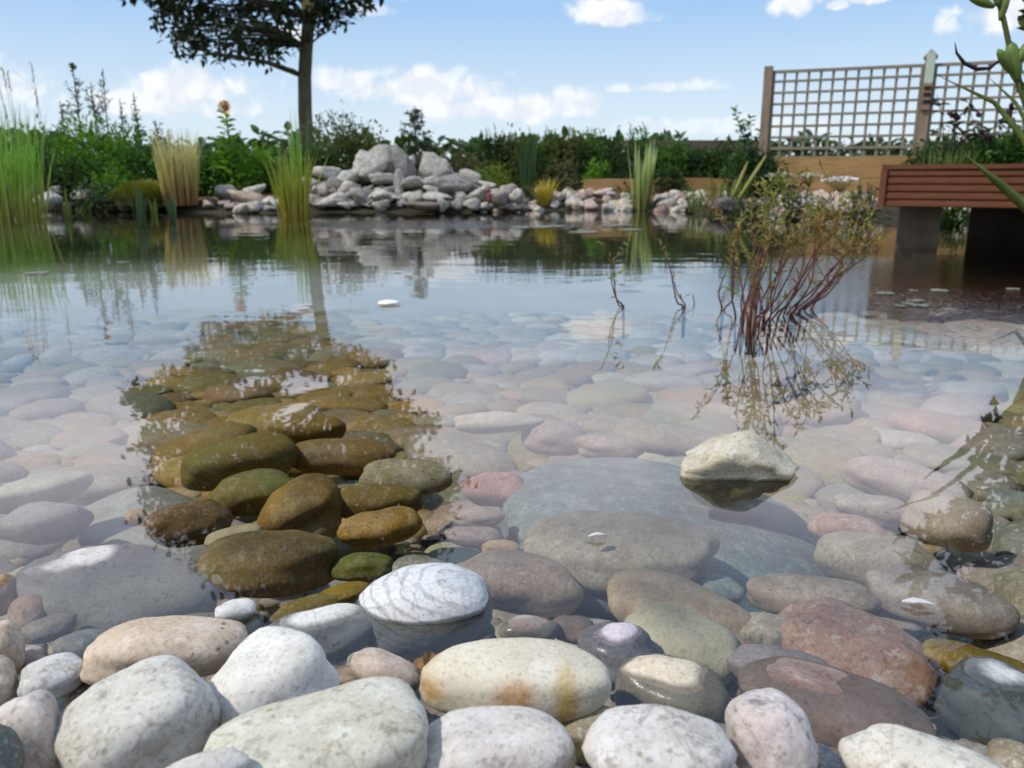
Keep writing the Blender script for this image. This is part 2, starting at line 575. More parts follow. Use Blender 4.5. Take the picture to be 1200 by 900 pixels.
def water_mat():
    m, g, out = new_mat("pond_water")
    geo = g.n('ShaderNodeNewGeometry')
    P = geo.outputs['Position']
    sp = g.n('ShaderNodeSeparateXYZ')
    g.l(P, sp.inputs[0])
    x, y = sp.outputs[0], sp.outputs[1]
    mp = g.n('ShaderNodeMapping')
    mp.inputs['Scale'].default_value = (1.0, 1.9, 1.0)
    g.l(P, mp.inputs[0])
    big = g.noise(mp.outputs[0], 2.6, 2.0, .5)
    mid = g.noise(mp.outputs[0], 11.0, 2.0, .5)
    # ruffled patches: below the little cascade and round the deck
    def patch(cx, cy, rx, ry):
        dx = g.m('DIVIDE', g.m('SUBTRACT', x, cx), rx)
        dy = g.m('DIVIDE', g.m('SUBTRACT', y, cy), ry)
        r = g.m('SQRT', g.m('ADD', g.m('MULTIPLY', dx, dx), g.m('MULTIPLY', dy, dy)))
        return g.mr(r, 1.1, .55)
    rip = g.m('MAXIMUM', patch(-.7, 7.3, 1.7, .75), g.m('MULTIPLY', patch(1.95, 2.9, 1.15, 1.5), .55))
    fine = g.noise(mp.outputs[0], 42.0, 2.0, .5)
    near = g.mr(y, 1.2, 4.0, .22, 1.0)
    h = g.m('ADD', g.m('MULTIPLY', big, .0016), g.m('MULTIPLY', mid, .00022))
    h = g.m('MULTIPLY', h, near)
    h = g.m('ADD', h, g.m('MULTIPLY', g.m('MULTIPLY', fine, rip), .0022))
    bp = g.n('ShaderNodeBump')
    bp.inputs['Strength'].default_value = 1.0
    bp.inputs['Distance'].default_value = 1.0
    g.l(h, bp.inputs['Height'])
    fr = g.n('ShaderNodeFresnel')
    fr.inputs['IOR'].default_value = 1.40
    g.l(bp.outputs[0], fr.inputs['Normal'])
    gl = g.n('ShaderNodeBsdfGlossy')
    gl.inputs['Roughness'].default_value = 0.0
    gl.inputs['Color'].default_value = (1, 1, 1, 1)
    g.l(bp.outputs[0], gl.inputs['Normal'])
    tr = g.n('ShaderNodeBsdfTransparent')
    tr.inputs['Color'].default_value = (.93, .955, .93, 1)
    mx = g.n('ShaderNodeMixShader')
    g.l(fr.outputs[0], mx.inputs[0])
    g.l(tr.outputs[0], mx.inputs[1])
    g.l(gl.outputs[0], mx.inputs[2])
    g.l(mx.outputs[0], out.inputs[0])
    return m


# ------------------------------------------------------------------ the setting
def make_ground():
    xs = np.concatenate([[-600, -150, -60, -30], np.arange(-16, 16.01, .25), [30, 60, 150, 600]])
    ys = np.concatenate([[-60, -15], np.arange(-6, 0, .5), np.arange(0, 3, .08), np.arange(3, 20, .2), [22, 26, 32, 45, 70, 120, 250, 1200]])
    vs, fs = [], []
    for yv in ys:
        for xv in xs:
            z = bed_z(xv, yv)
            z += .02 * noise.noise(Vector((xv * 1.3, yv * 1.3, 0))) * (1 if abs(yv) < 30 else 0)
            vs.append((xv, yv, z))
    nx = len(xs)
    for j in range(len(ys) - 1):
        for i in range(nx - 1):
            fs.append((j * nx + i, j * nx + i + 1, (j + 1) * nx + i + 1, (j + 1) * nx + i))
    b = MB()
    b.v, b.f = vs, fs
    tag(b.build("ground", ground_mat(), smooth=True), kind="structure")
    w = MB()
    w.add([(-11, .05, 0), (11, .05, 0), (11, 12.2, 0), (-11, 12.2, 0)], [(0, 1, 2, 3)])
    tag(w.build("water", water_mat()), kind="structure")


make_ground()

# ------------------------------------------------------------------ stones
import bmesh


def unit_stone(seed, sub=4, p=2.3, lump=.10, facets=0, fine=.02):
    rng = random.Random(seed)
    bm = bmesh.new()
    bmesh.ops.create_icosphere(bm, subdivisions=sub, radius=1.0)
    o = Vector((rng.uniform(-50, 50), rng.uniform(-50, 50), rng.uniform(-50, 50)))
    planes = []
    sharp = 22.0 if facets > 5 else 13.0
    for _ in range(facets + 9 if facets else 0):
        n = Vector((rng.gauss(0, 1), rng.gauss(0, 1), rng.gauss(0, 1))).normalized()
        planes.append((n, rng.uniform(.62, 1.0)))
    for v in bm.verts:
        d = v.co.normalized()
        r = (abs(d.x) ** p + abs(d.y) ** p + abs(d.z) ** p) ** (-1.0 / p)
        r *= 1 + lump * noise.noise(d * 1.1 + o) * 1.6 + lump * .45 * noise.noise(d * 2.4 + o)
        q = d * r
        if planes:
            t = 0.0
            for n, k in planes:
                e = d.dot(n) / k
                if e > 0:
                    t += e ** sharp
            q = d * (t ** (-1.0 / sharp)) if t > 0 else q
        if facets:
            q *= 1 + .10 * noise.noise(q * 3.0 + o) + .06 * noise.noise(q * 7 + o)
        q *= 1 + fine * noise.noise(q * 7 + o)
        v.co = q
    # normalise the extents to the unit box
    for ax in range(3):
        mx = max(v.co[ax] for v in bm.verts)
        mn = min(v.co[ax] for v in bm.verts)
        for v in bm.verts:
            v.co[ax] = (v.co[ax] - (mx + mn) / 2) * 2 / (mx - mn)
    me = bpy.data.meshes.new("stone")
    bm.to_mesh(me)
    bm.free()
    me.polygons.foreach_set('use_smooth', [True] * len(me.polygons))
    return me


def placed(name, me, mat, loc, scale, rot, color, alpha, label, cat, group):
    o = bpy.data.objects.new(name, me)
    if not me.materials:
        me.materials.append(mat)
    C.objects.link(o)
    if me.materials[0] != mat:
        o.material_slots[0].link = 'OBJECT'
        o.material_slots[0].material = mat
    o.location = loc
    o.scale = scale
    o.rotation_mode = 'QUATERNION'
    o.rotation_quaternion = rot
    o.color = (*color, alpha)
    return tag(o, label, cat, group)


DISCS = []      # footprints already taken: x, y, r, z top, phrase


def hero(u, v, w, h, rot, col, z, label, mat=M_COB, k=.75, alpha=.0, p=2.3, lump=.125, facets=0, cap=None, seed=None, ref=None, name="cobble", yaw=0.0, sub=4, wedge=None):
    """a stone whose outline is w x h photo pixels round (u, v); z is the height of its top, or cap the share of its width that is dry"""
    seed = seed if seed is not None else int(u * 7 + v * 13)
    zc = 0.0
    for _ in range(6):
        pos = at_z(u, v, zc)
        _, _, dep = proj(pos)
        th = math.atan2(CAM_H - zc, math.hypot(pos.x, pos.y))
        A, B = w / 2 * dep / FPX, h / 2 * dep / FPX
        b = B / math.sqrt(math.sin(th) ** 2 + (k * math.cos(th)) ** 2)
        b = min(b, A * 1.15)
        c = math.sqrt(max(1e-6, B * B - (b * math.sin(th)) ** 2)) / math.cos(th)
        c = max(c, k * b * .8)
        zc = (-c * math.sqrt(1 - cap * cap)) if cap else z - c * .92
    me = unit_stone(seed, sub, p, lump, facets)
    if wedge is not None:
        for vv in me.vertices:
            x = vv.co.x
            k2 = max(.12, 1 - abs((x - wedge) / ((1 - wedge) if x > wedge else (1 + wedge))) ** 1.15 * .92)
            if vv.co.z > 0:
                vv.co.z *= k2
    fwd = ray(u, v).normalized()
    q = Matrix.Rotation(R(rot), 3, fwd).to_quaternion() @ Matrix.Rotation(yaw - math.atan2(pos.x, pos.y), 3, 'Z').to_quaternion()
    me.materials.append(mat)
    o = placed(name, me, mat, pos, (A, b, c), q, col, alpha, label, "stone", "cobbles in the foreground of the pond")
    DISCS.append((pos.x, pos.y, (A + b) / 2 * .92, zc + c, ref, u, v))
    return o


WHITE, CREAM, PGREY, GREY, TAN, PINK, BROWN, OLIVE, GOLD, BLUE, LILAC = (
    (.62, .60, .57), (.60, .53, .41), (.48, .47, .44), (.30, .29, .285), (.40, .31, .22), (.42, .25, .20), (.24, .165, .105),
    (.20, .19, .10), (.40, .25, .08), (.19, .215, .225), (.33, .29, .30))
PINKGREY = (.44, .36, .335)


def make_heroes():
    H = hero
    # dry stones of the near bank
    H(196, 762, 180, 72, 5, (.56, .44, .32), .060, "long pitted tan limestone cobble lying dry on the waterline", M_PIT, p=2.6, ref="long pitted tan stone")
    H(164, 850, 172, 122, -18, (.55, .53, .47), .075, "big blocky pale grey dry stone beside the white wedge-shaped one", M_COB, k=.8, p=3.2, lump=.07, ref="blocky pale grey stone")
    H(312, 808, 150, 112, -32, (.68, .66, .61), .068, "bright white wedge-shaped dry stone with dark chips on its end", M_FINE, k=.85, p=2.9, lump=.12, ref="white wedge-shaped stone")
    H(374, 880, 258, 122, -7, (.55, .53, .43), .085, "large flat cream-grey dry slab with a straight broken right end", M_COB, k=.55, p=3.6, lump=.07, ref="large cream-grey slab")
    H(582, 885, 190, 96, 2, (.57, .53, .49), .070, "rounded whitish dry stone with faint cracks below the rust-stained stone", M_COB, p=2.5, ref="rounded whitish stone")
    H(772, 888, 178, 102, 0, (.58, .55, .52), .075, "domed white and pinkish dry stone with a rosy patch", M_COB, p=2.4, ref="domed white dry stone")
    H(903, 866, 98, 112, -24, (.53, .46, .44), .078, "pinkish grey speckled dry stone standing steeply tilted", M_GRAN, k=1.0, p=2.4, ref="tilted pinkish grey stone")
    H(1082, 905, 190, 84, 3, (.60, .57, .49), .060, "broad cream dry stone at the bottom edge below the pink cobbles", M_COB, ref="broad cream stone")
    H(232, 908, 118, 46, 0, (.58, .55, .50), .095, "narrow whitish dry stone cut by the bottom edge of the photo", M_FINE)
    H(61, 794, 72, 50, 0, (.55, .54, .52), .050, "small egg-shaped pale grey stone above the watermark area", M_COB, ref="small egg-shaped pale stone")
    H(2, 762, 48, 66, 0, (.50, .40, .29), .055, "upper tan rounded stone cut by the left edge of the photo", M_COB)
    H(-4, 800, 44, 60, 0, (.50, .41, .31), .055, "lower tan rounded stone cut by the left edge of the photo", M_COB)
    H(113, 812, 66, 66, -32, (.19, .135, .09), .030, "dark brown stone wedged between pale dry stones", M_COB, alpha=.1)
    H(34, 862, 76, 104, 0, (.54, .47, .42), .075, "pinkish cream stone at the bottom left corner", M_COB, p=2.8)
    H(-2, 893, 54, 84, 0, (.13, .145, .13), .080, "dark grey-green stone at the bottom left corner", M_COB)
    H(1192, 896, 66, 50, 0, (.24, .20, .13), .035, "brownish stone at the bottom right corner", M_COB)
    H(30, 775, 40, 34, 10, (.38, .28, .24), .02, "small pinkish brown stone behind the egg-shaped pale one", M_COB, alpha=.1)
    H(960, 905, 70, 60, 0, (.20, .195, .18), .02, "dark grey stone in the gap at the bottom beside the tilted one", M_COB)
    # half dry stones
    H(603, 797, 224, 90, 1, (.62, .565, .45), .048, "cream-yellow stone with orange rust stains, half out of the water", M_RUST, p=2.5, lump=.06, ref="rust-stained cream stone", seed=5)
    H(498, 715, 160, 104, -6, (.62, .62, .62), None, "white stone with grey bands breaking the surface in a dark wet ring", M_BAND, cap=.95, p=2.4, lump=.07, ref="white banded stone", k=.8)
    H(720, 764, 92, 74, 8, (.60, .54, .59), None, "purple-grey stone with a small lilac-white dry cap", M_CAP, cap=.68, ref="purple-grey stone")
    H(790, 812, 138, 84, 8, (.66, .57, .44), None, "brown-grey stone with an oval cream dry cap", M_CAP, cap=.70, ref="stone with the oval cream cap")
    H(797, 757, 142, 84, 18, (.66, .60, .46), -.012, "smooth cream stone just under the surface by the tan boulder", M_FINE, ref="smooth cream stone")
    H(372, 744, 148, 66, -8, (.64, .62, .58), None, "grey stone with a long white dry cap behind the white wedge-shaped one", M_CAP, cap=.70, ref="grey stone with the long white cap")
    H(276, 716, 46, 26, 0, (.62, .61, .58), .012, "small white stone tip poking out of the water", M_FINE)
    H(140, 692, 222, 116, 14, (.62, .58, .54), None, "wide flat lilac-grey slab with a small cream dry tip", M_CAP, cap=.33, k=.5, ref="wide slab with the cream tip")
    H(868, 543, 132, 96, 3, (.50, .45, .34), .062, "pale angular rock standing alone out of the pond above the blue-grey slab", M_COB, k=.9, facets=7, lump=.12, alpha=.5, wedge=.12, ref="lone pale rock")
    H(1178, 832, 140, 100, 4, (.58, .62, .59), None, "dark green-black wet stone with a white cap at the right edge", M_DARKCAP, cap=.46, alpha=.0, ref="dark wet stone")
    H(978, 832, 226, 92, 4, (.64, .44, .36), None, "broad pinkish brown stone just awash with a small tan tip", M_CAP, cap=.26, k=.6, ref="broad pinkish brown stone")
    H(438, 812, 112, 56, 18, (.64, .45, .31), None, "pinkish tan stone with a little orange-tan dry tip", M_CAP, cap=.46, ref="pinkish tan stone")
    # submerged stones one can single out
    H(998, 772, 196, 112, 18, (.46, .28, .22), -.012, "large salmon-pink granite cobble under water near the right", M_GRAN, ref="large salmon-pink cobble")
    H(805, 724, 200, 84, 14, (.50, .38, .27), -.006, "long lumpy tan boulder under water behind the smooth cream stone", M_FINE, lump=.16, ref="long tan boulder")
    H(726, 644, 234, 86, -2, (.42, .37, .31), -.006, "long grey-tan flat stone lying on the blue-grey slab", M_COB, k=.5, p=2.6, ref="long grey-tan stone", alpha=.05)
    H(774, 618, 378, 158, 8, (.20, .235, .245), -.055, "huge smooth blue-grey slab under water", M_FINE, k=.28, p=2.4, lump=.06, ref="huge blue-grey slab", sub=5)
    H(606, 682, 158, 70, 10, (.42, .315, .26), -.012, "pinkish brown oval stone under water behind the white banded stone", M_COB, ref="pinkish brown oval stone", alpha=.05)
    H(1026, 658, 136, 62, 0, (.44, .38, .32), -.020, "flat grey-tan oval stone under water right of the blue-grey slab", M_COB, ref="flat grey-tan oval stone", alpha=.05)
    H(952, 701, 150, 52, -3, (.42, .34, .28), -.012, "long pinkish tan stone under water behind the salmon-pink cobble", M_COB, ref="long pinkish tan stone")
    H(994, 622, 90, 36, 2, (.47, .30, .25), -.04, "small pink oval stone under water at the tip of the blue-grey slab", M_GRAN)
    H(1021, 598, 86, 38, 4, (.46, .37, .34), -.05, "pinkish grey stone under water behind the small pink oval one", M_GRAN)
    H(1098, 706, 166, 72, 4, (.40, .34, .32), -.010, "broad lilac-grey stone under water with a white feather floating above", M_FINE, ref="broad lilac-grey stone")
    H(620, 738, 72, 32, 2, (.50, .40, .34), .002, "small smooth pinkish stone awash behind the rust-stained stone", M_FINE)
    H(672, 738, 54, 34, 4, (.36, .25, .21), -.006, "small rosy brown stone touching the purple-grey stone", M_FINE)
    H(452, 788, 86, 44, 26, (.50, .39, .31), .018, "tilted smooth tan-pink stone left of the rust-stained stone", M_FINE)
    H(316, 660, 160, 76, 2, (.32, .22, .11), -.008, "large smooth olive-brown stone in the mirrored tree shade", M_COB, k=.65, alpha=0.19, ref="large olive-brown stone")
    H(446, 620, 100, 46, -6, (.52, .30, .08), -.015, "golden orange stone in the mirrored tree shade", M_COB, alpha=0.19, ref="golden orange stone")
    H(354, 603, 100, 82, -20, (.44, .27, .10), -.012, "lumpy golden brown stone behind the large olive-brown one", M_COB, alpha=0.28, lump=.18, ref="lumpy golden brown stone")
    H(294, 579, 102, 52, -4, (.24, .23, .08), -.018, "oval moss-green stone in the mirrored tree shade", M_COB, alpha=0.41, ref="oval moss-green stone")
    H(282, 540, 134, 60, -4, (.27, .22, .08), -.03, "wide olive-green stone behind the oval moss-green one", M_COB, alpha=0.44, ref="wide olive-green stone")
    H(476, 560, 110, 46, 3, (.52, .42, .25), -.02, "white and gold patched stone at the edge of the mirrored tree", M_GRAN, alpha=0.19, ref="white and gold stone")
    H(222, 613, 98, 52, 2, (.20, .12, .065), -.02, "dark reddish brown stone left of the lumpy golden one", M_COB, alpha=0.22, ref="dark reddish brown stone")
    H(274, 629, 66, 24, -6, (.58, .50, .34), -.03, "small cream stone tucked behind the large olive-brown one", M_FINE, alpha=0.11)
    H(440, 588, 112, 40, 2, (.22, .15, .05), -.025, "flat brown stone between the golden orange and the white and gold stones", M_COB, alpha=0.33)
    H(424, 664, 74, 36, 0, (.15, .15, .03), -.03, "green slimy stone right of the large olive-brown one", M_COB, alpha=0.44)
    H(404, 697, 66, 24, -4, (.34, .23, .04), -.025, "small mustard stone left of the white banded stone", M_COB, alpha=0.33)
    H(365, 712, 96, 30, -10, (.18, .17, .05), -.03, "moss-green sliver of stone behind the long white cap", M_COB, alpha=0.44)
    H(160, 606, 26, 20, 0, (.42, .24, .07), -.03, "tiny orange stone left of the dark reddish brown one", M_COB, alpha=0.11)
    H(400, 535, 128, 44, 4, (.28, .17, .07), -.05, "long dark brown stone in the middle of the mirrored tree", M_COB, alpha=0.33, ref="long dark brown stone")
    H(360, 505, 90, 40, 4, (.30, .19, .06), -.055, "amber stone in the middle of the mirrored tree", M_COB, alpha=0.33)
    H(50, 574, 110, 38, -3, (.62, .58, .47), -.012, "flat cream-white stone under water near the left edge", M_FINE, ref="flat cream-white stone")
    H(52, 612, 106, 50, 4, (.34, .31, .30), -.03, "flat grey stone in front of the cream-white one near the left edge", M_FINE, ref="flat grey stone")
    H(580, 575, 80, 42, 0, (.48, .24, .21), -.035, "rounded red-pink stone left of the blue-grey slab", M_GRAN, ref="rounded red-pink stone")
    H(587, 643, 46, 20, 2, (.50, .35, .22), -.025, "small orange-tan stone at the left tip of the long grey-tan one", M_FINE)
    H(562, 606, 60, 26, 0, (.46, .34, .30), -.035, "small pink stone in front of the rounded red-pink one", M_FINE)
    H(555, 630, 70, 26, 4, (.38, .28, .27), -.035, "dusky pink stone left of the small orange-tan one", M_FINE)
    H(38, 716, 50, 44, 0, (.48, .32, .26), -.008, "blotchy pink pebble left of the wide slab", M_GRAN)
    H(3, 697, 36, 48, 0, (.55, .32, .16), .004, "orange-tan stone at the left edge", M_FINE)
    H(58, 737, 62, 30, -6, (.38, .30, .27), -.012, "brownish pink oval pebble in front of the blotchy pink one", M_FINE)
    H(98, 757, 66, 40, 4, (.31, .30, .28), -.010, "dull grey stone left of the long pitted tan stone", M_COB)
    H(250, 735, 104, 36, 4, (.42, .37, .30), -.004, "smooth tan-grey stone behind the long pitted tan stone", M_FINE)
    H(912, 786, 118, 58, 4, (.36, .31, .33), -.014, "lilac-grey domed stone between the cream and the salmon-pink stones", M_FINE)
    H(694, 858, 92, 66, 0, (.25, .21, .115), .010, "greenish brown wet stone with dark spots between dry white stones", M_GRAN, alpha=.1)
    H(1152, 782, 132, 46, 4, (.40, .27, .07), -.008, "golden brown stone behind the dark wet stone at the right edge", M_COB, alpha=.3, ref="golden brown stone")
    H(905, 745, 76, 52, 0, (.44, .36, .30), -.02, "rough tan stone left of the salmon-pink cobble", M_GRAN)
    H(585, 495, 108, 26, 0, (.62, .54, .44), -.04, "long cream stone in the middle of the shallow bed", M_FINE, ref="long cream stone")
    H(650, 513, 80, 44, 4, (.42, .33, .30), -.06, "dull pink stone right of the long cream one", M_COB)
    H(714, 524, 84, 30, 2, (.44, .34, .28), -.05, "pinkish tan oval stone left of the lone pale rock", M_COB)
    H(1062, 566, 140, 50, 6, (.46, .36, .32), -.04, "broad pinkish stone in front of the wide pale bed near the right", M_FINE, ref="broad pinkish stone")
    H(1110, 612, 96, 66, 6, (.52, .42, .36), -.03, "pale pinkish stone beneath the overhanging leaves' reflection", M_FINE, ref="pale pinkish stone")
    H(810, 690, 120, 50, 6, (.22, .25, .26), -.05, "dark blue-grey stone in front of the huge blue-grey slab", M_FINE)
    H(690, 700, 130, 66, 6, (.17, .18, .19), -.06, "dark sunken grey stone between the pinkish oval and the tan boulder", M_FINE)


make_heroes()


PALETTE = [("grey", (.33, .315, .305)), ("pale grey", (.46, .44, .42)), ("pinkish", (.45, .335, .30)), ("tan", (.45, .36, .27)),
           ("lilac-grey", (.36, .315, .32)), ("cream", (.58, .51, .40)), ("rosy", (.46, .28, .24)), ("brown", (.27, .19, .125)), ("blue-grey", (.24, .26, .265))]
PWEIGHT = [22, 14, 18, 14, 12, 8, 4, 6, 4]


def scatter_cobbles():
    rng = random.Random(11)
    meshes = [unit_stone(900 + i, 3, rng.uniform(2.1, 2.8), rng.uniform(.07, .14)) for i in range(12)]
    for m_ in meshes:
        m_.materials.append(M_COB)
    taken = [(x, y, r) for x, y, r, *_ in DISCS]
    cell = {}

    def put(x, y, r):
        cell.setdefault((int(x // .3), int(y // .3)), []).append((x, y, r))

    for t in taken:
        put(*t)

    def free(x, y, r, slack):
        i, j = int(x // .3), int(y // .3)
        for a in range(i - 1, i + 2):
            for b in range(j - 1, j + 2):
                for (x2, y2, r2) in cell.get((a, b), ()):
                    if math.hypot(x - x2, y - y2) < (r + r2) * slack:
                        return False
        return True

    found = []
    for lo, hi, tries, slack in ((.075, .12, 5000, .86), (.05, .075, 9000, .84), (.034, .05, 14000, .82), (.022, .034, 16000, .82)):
        for _ in range(tries):
            y = rng.uniform(.42, 3.6)
            half = y * .70 + .25
            x = rng.uniform(-half, half)
            r = rng.uniform(lo, hi)
            if y < .7:
                r *= .8
            if free(x, y, r, slack):
                put(x, y, r)
                found.append((x, y, r))
    rec = []
    for (x, y, r) in found:
        a, b = r * rng.uniform(1.05, 1.35), r * rng.uniform(.72, .95)
        c = min(a, b) * rng.uniform(.38, .66) * (1 if y < 1.2 else .8)
        z = bed_z(x, y) + c * .55
        z = min(z, -.018 - c) if y > .62 else min(z, .02 - c)
        nm, colr = rng.choices(PALETTE, PWEIGHT)[0]
        colr = tuple(min(.8, v * rng.uniform(.85, 1.15)) for v in colr)
        u, v, dep = proj((x, y, z))
        show = (a * b) / dep / dep if (-20 < u < 1220 and -20 < v < 920) else 0
        # silt and slime grow with depth; the mirrored tree's warmer tone is put into colour
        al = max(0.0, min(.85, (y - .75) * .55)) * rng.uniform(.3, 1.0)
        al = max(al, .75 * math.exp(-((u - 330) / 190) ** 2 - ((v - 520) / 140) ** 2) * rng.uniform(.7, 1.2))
        tree_mirror = math.exp(-((u - 330) / 170) ** 2 - ((v - 520) / 140) ** 2)
        if tree_mirror > .35 and rng.random() < .75:
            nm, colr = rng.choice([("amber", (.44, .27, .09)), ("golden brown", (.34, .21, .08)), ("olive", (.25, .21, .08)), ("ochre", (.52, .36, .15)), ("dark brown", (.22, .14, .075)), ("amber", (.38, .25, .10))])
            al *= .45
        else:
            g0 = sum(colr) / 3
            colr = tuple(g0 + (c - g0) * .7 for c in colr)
        rec.append(dict(x=x, y=y, z=z, s=(a, b, c), rz=rng.uniform(-.7, .7), tilt=(rng.gauss(0, .10), rng.gauss(0, .10)), col=colr, cn=nm, al=min(.9, al),
                        u=u, v=v, show=show, m=rng.randrange(12)))
    rec.sort(key=lambda d: -d['show'])
    big, rest = rec[:215], rec[215:]
    # word each one by its colour and where it lies beside a stone one can find
    marks = [(d[5], d[6], d[4]) for d in DISCS if d[4]]
    marks += [(u, v, ph) for u, v, ph in ((890, 372, "red-stemmed water plant"), (1078, 300, "near deck pier"), (455, 354, "white floating petal"))]
    seen = {}
    for d in big:
        du = sorted(marks, key=lambda q: math.hypot(q[0] - d['u'], (q[1] - d['v']) * 1.6))
        q = du[0]
        dx, dy = d['u'] - q[0], (d['v'] - q[1]) * 1.6
        if abs(dx) > abs(dy):
            rel = "right of" if dx > 0 else "left of"
        else:
            rel = "in front of" if dy > 0 else "behind"
        d['key'] = (d['cn'], rel, q[2])
        d['dist'] = math.hypot(dx, dy)
        seen.setdefault(d['key'], []).append(d)
    ORD = ["nearest", "second nearest", "third nearest", "fourth nearest", "fifth nearest", "sixth nearest", "seventh nearest", "eighth nearest"]
    for key, ds in seen.items():
        ds.sort(key=lambda d: d['dist'])
        for i, d in enumerate(ds):
            pre = ORD[min(i, 7)] + " " if len(ds) > 1 else ""
            art = f"{pre}{key[0]} sunken cobble {key[1]} the {key[2]}"
            d['label'] = art
    for d in big:
        q = (Matrix.Rotation(d['tilt'][0], 3, 'X') @ Matrix.Rotation(d['tilt'][1], 3, 'Y') @ Matrix.Rotation(d['rz'], 3, 'Z')).to_quaternion()
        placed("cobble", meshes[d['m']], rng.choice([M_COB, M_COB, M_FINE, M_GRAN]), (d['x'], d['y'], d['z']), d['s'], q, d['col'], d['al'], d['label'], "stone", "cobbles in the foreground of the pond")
    # the many further and smaller ones: one mesh of loose pebbles and cobbles
    low = [unit_stone(950 + i, 2, 2.3, .12) for i in range(6)]
    arrs = []
    for m_ in low:
        co = np.empty(len(m_.vertices) * 3)
        m_.vertices.foreach_get('co', co)
        fc = np.array([list(p.vertices) for p in m_.polygons])
        arrs.append((co.reshape(-1, 3), fc))
    vs, fs, k, cols = [], [], 0, []

    def addp(x, y, z, s, rz, colr, al, mi):
        nonlocal k
        co, fc = arrs[mi]
        cz, sz = math.cos(rz), math.sin(rz)
        q = co * np.array(s)
        q = np.stack([q[:, 0] * cz - q[:, 1] * sz + x, q[:, 0] * sz + q[:, 1] * cz + y, q[:, 2] + z], 1)
        vs.append(q)
        fs.append(fc + k)
        cols.append(np.tile(np.array([*colr, al]), (len(q), 1)))
        k += len(q)

    for d in rest:
        addp(d['x'], d['y'], d['z'], d['s'], d['rz'], d['col'], d['al'], d['m'] % 6)
    for _ in range(1100):
        y = 3.3 + 2.2 * rng.random() ** 1.6
        half = y * .72 + .3
        x = rng.uniform(-half, half)
        r = rng.uniform(.06, .13)
        nm, colr = rng.choices(PALETTE, PWEIGHT)[0]
        addp(x, y, bed_z(x, y) + r * (.2 - .28 * (y - 3.3)), (r * rng.uniform(1, 1.4), r, r * .42), rng.uniform(0, 3), tuple(min(.85, sum(colr) / 3 * .6 + c * .85) for c in colr), .08 + .7 * math.exp(-((proj((x, y, bed_z(x, y)))[0] - 325) / 130) ** 2), rng.randrange(6))  # slime share raised where the tree is mirrored, its tone put into colour
    for _ in range(1500):
        y = rng.uniform(.40, .80)
        half = y * .72 + .3
        x = rng.uniform(-half, half)
        r = rng.uniform(.005, .013)
        nm, colr = rng.choices(PALETTE, PWEIGHT)[0]
        addp(x, y, bed_z(x, y) + .004 + rng.random() * .012, (r * rng.uniform(1, 1.4), r, r * .7), rng.uniform(0, 3), colr, 0, rng.randrange(6))
    for _ in range(5200):
        y = .36 + 3.6 * rng.random() ** 1.5
        half = y * .72 + .3
        x = rng.uniform(-half, half)
        r = rng.uniform(.008, .026) * (1 if y > .8 else .8)
        nm, colr = rng.choices(PALETTE, PWEIGHT)[0]
        addp(x, y, bed_z(x, y) + r * .2, (r * rng.uniform(1, 1.4), r, r * .6), rng.uniform(0, 3), colr, min(.8, max(0, y - .7)), rng.randrange(6))
    V = np.concatenate(vs)
    F = np.concatenate(fs)
    me = bpy.data.meshes.new("pebbles")
    me.from_pydata(V.tolist(), [], F.tolist())
    me.polygons.foreach_set('use_smooth', [True] * len(me.polygons))
    ca = me.color_attributes.new("tone", 'FLOAT_COLOR', 'POINT')
    ca.data.foreach_set('color', np.concatenate(cols).ravel())
    m = M_COB.copy()
    m.name = "loose_pebbles"
    nt = m.node_tree
    at = nt.nodes.new('ShaderNodeAttribute')
    at.attribute_name = "tone"
    oi = next(n for n in nt.nodes if n.type == 'OBJECT_INFO')
    for l in list(nt.links):
        if l.from_node == oi and l.from_socket.name in ('Color', 'Alpha'):
            ts = l.to_socket
            nt.links.remove(l)
            nt.links.new(at.outputs['Color' if l is None or ts.type == 'RGBA' else 'Alpha'], ts)
    me.materials.append(m)
    o = bpy.data.objects.new("pebbles", me)
    C.objects.link(o)
    tag(o, "loose small pebbles and far cobbles covering the pond bed", "pebbles", kind="stuff")


scatter_cobbles()


# ------------------------------------------------------------------ rocks of the far bank
def bank_rock(u, v, w, h, D, col, label, k=.8, facets=5, rot=0, p=2.6, seed=None, group="rocks of the cascade heap", name="rock", depth=.8, sub=3):
    pos = at_y(u, v, D)
    dep = proj(pos)[2]
    A, c = w / 2 * dep / FPX, h / 2 * dep / FPX
    seed = seed if seed is not None else int(u * 11 + v * 3)
    me = unit_stone(seed, sub, p, .14, facets, .03)
    me.materials.append(M_ROCK)
    q = Matrix.Rotation(R(rot), 3, 'Y').to_quaternion()
    return placed(name, me, M_ROCK, pos, (A, A * depth, c), q, col, 0.0, label, "rock", group)


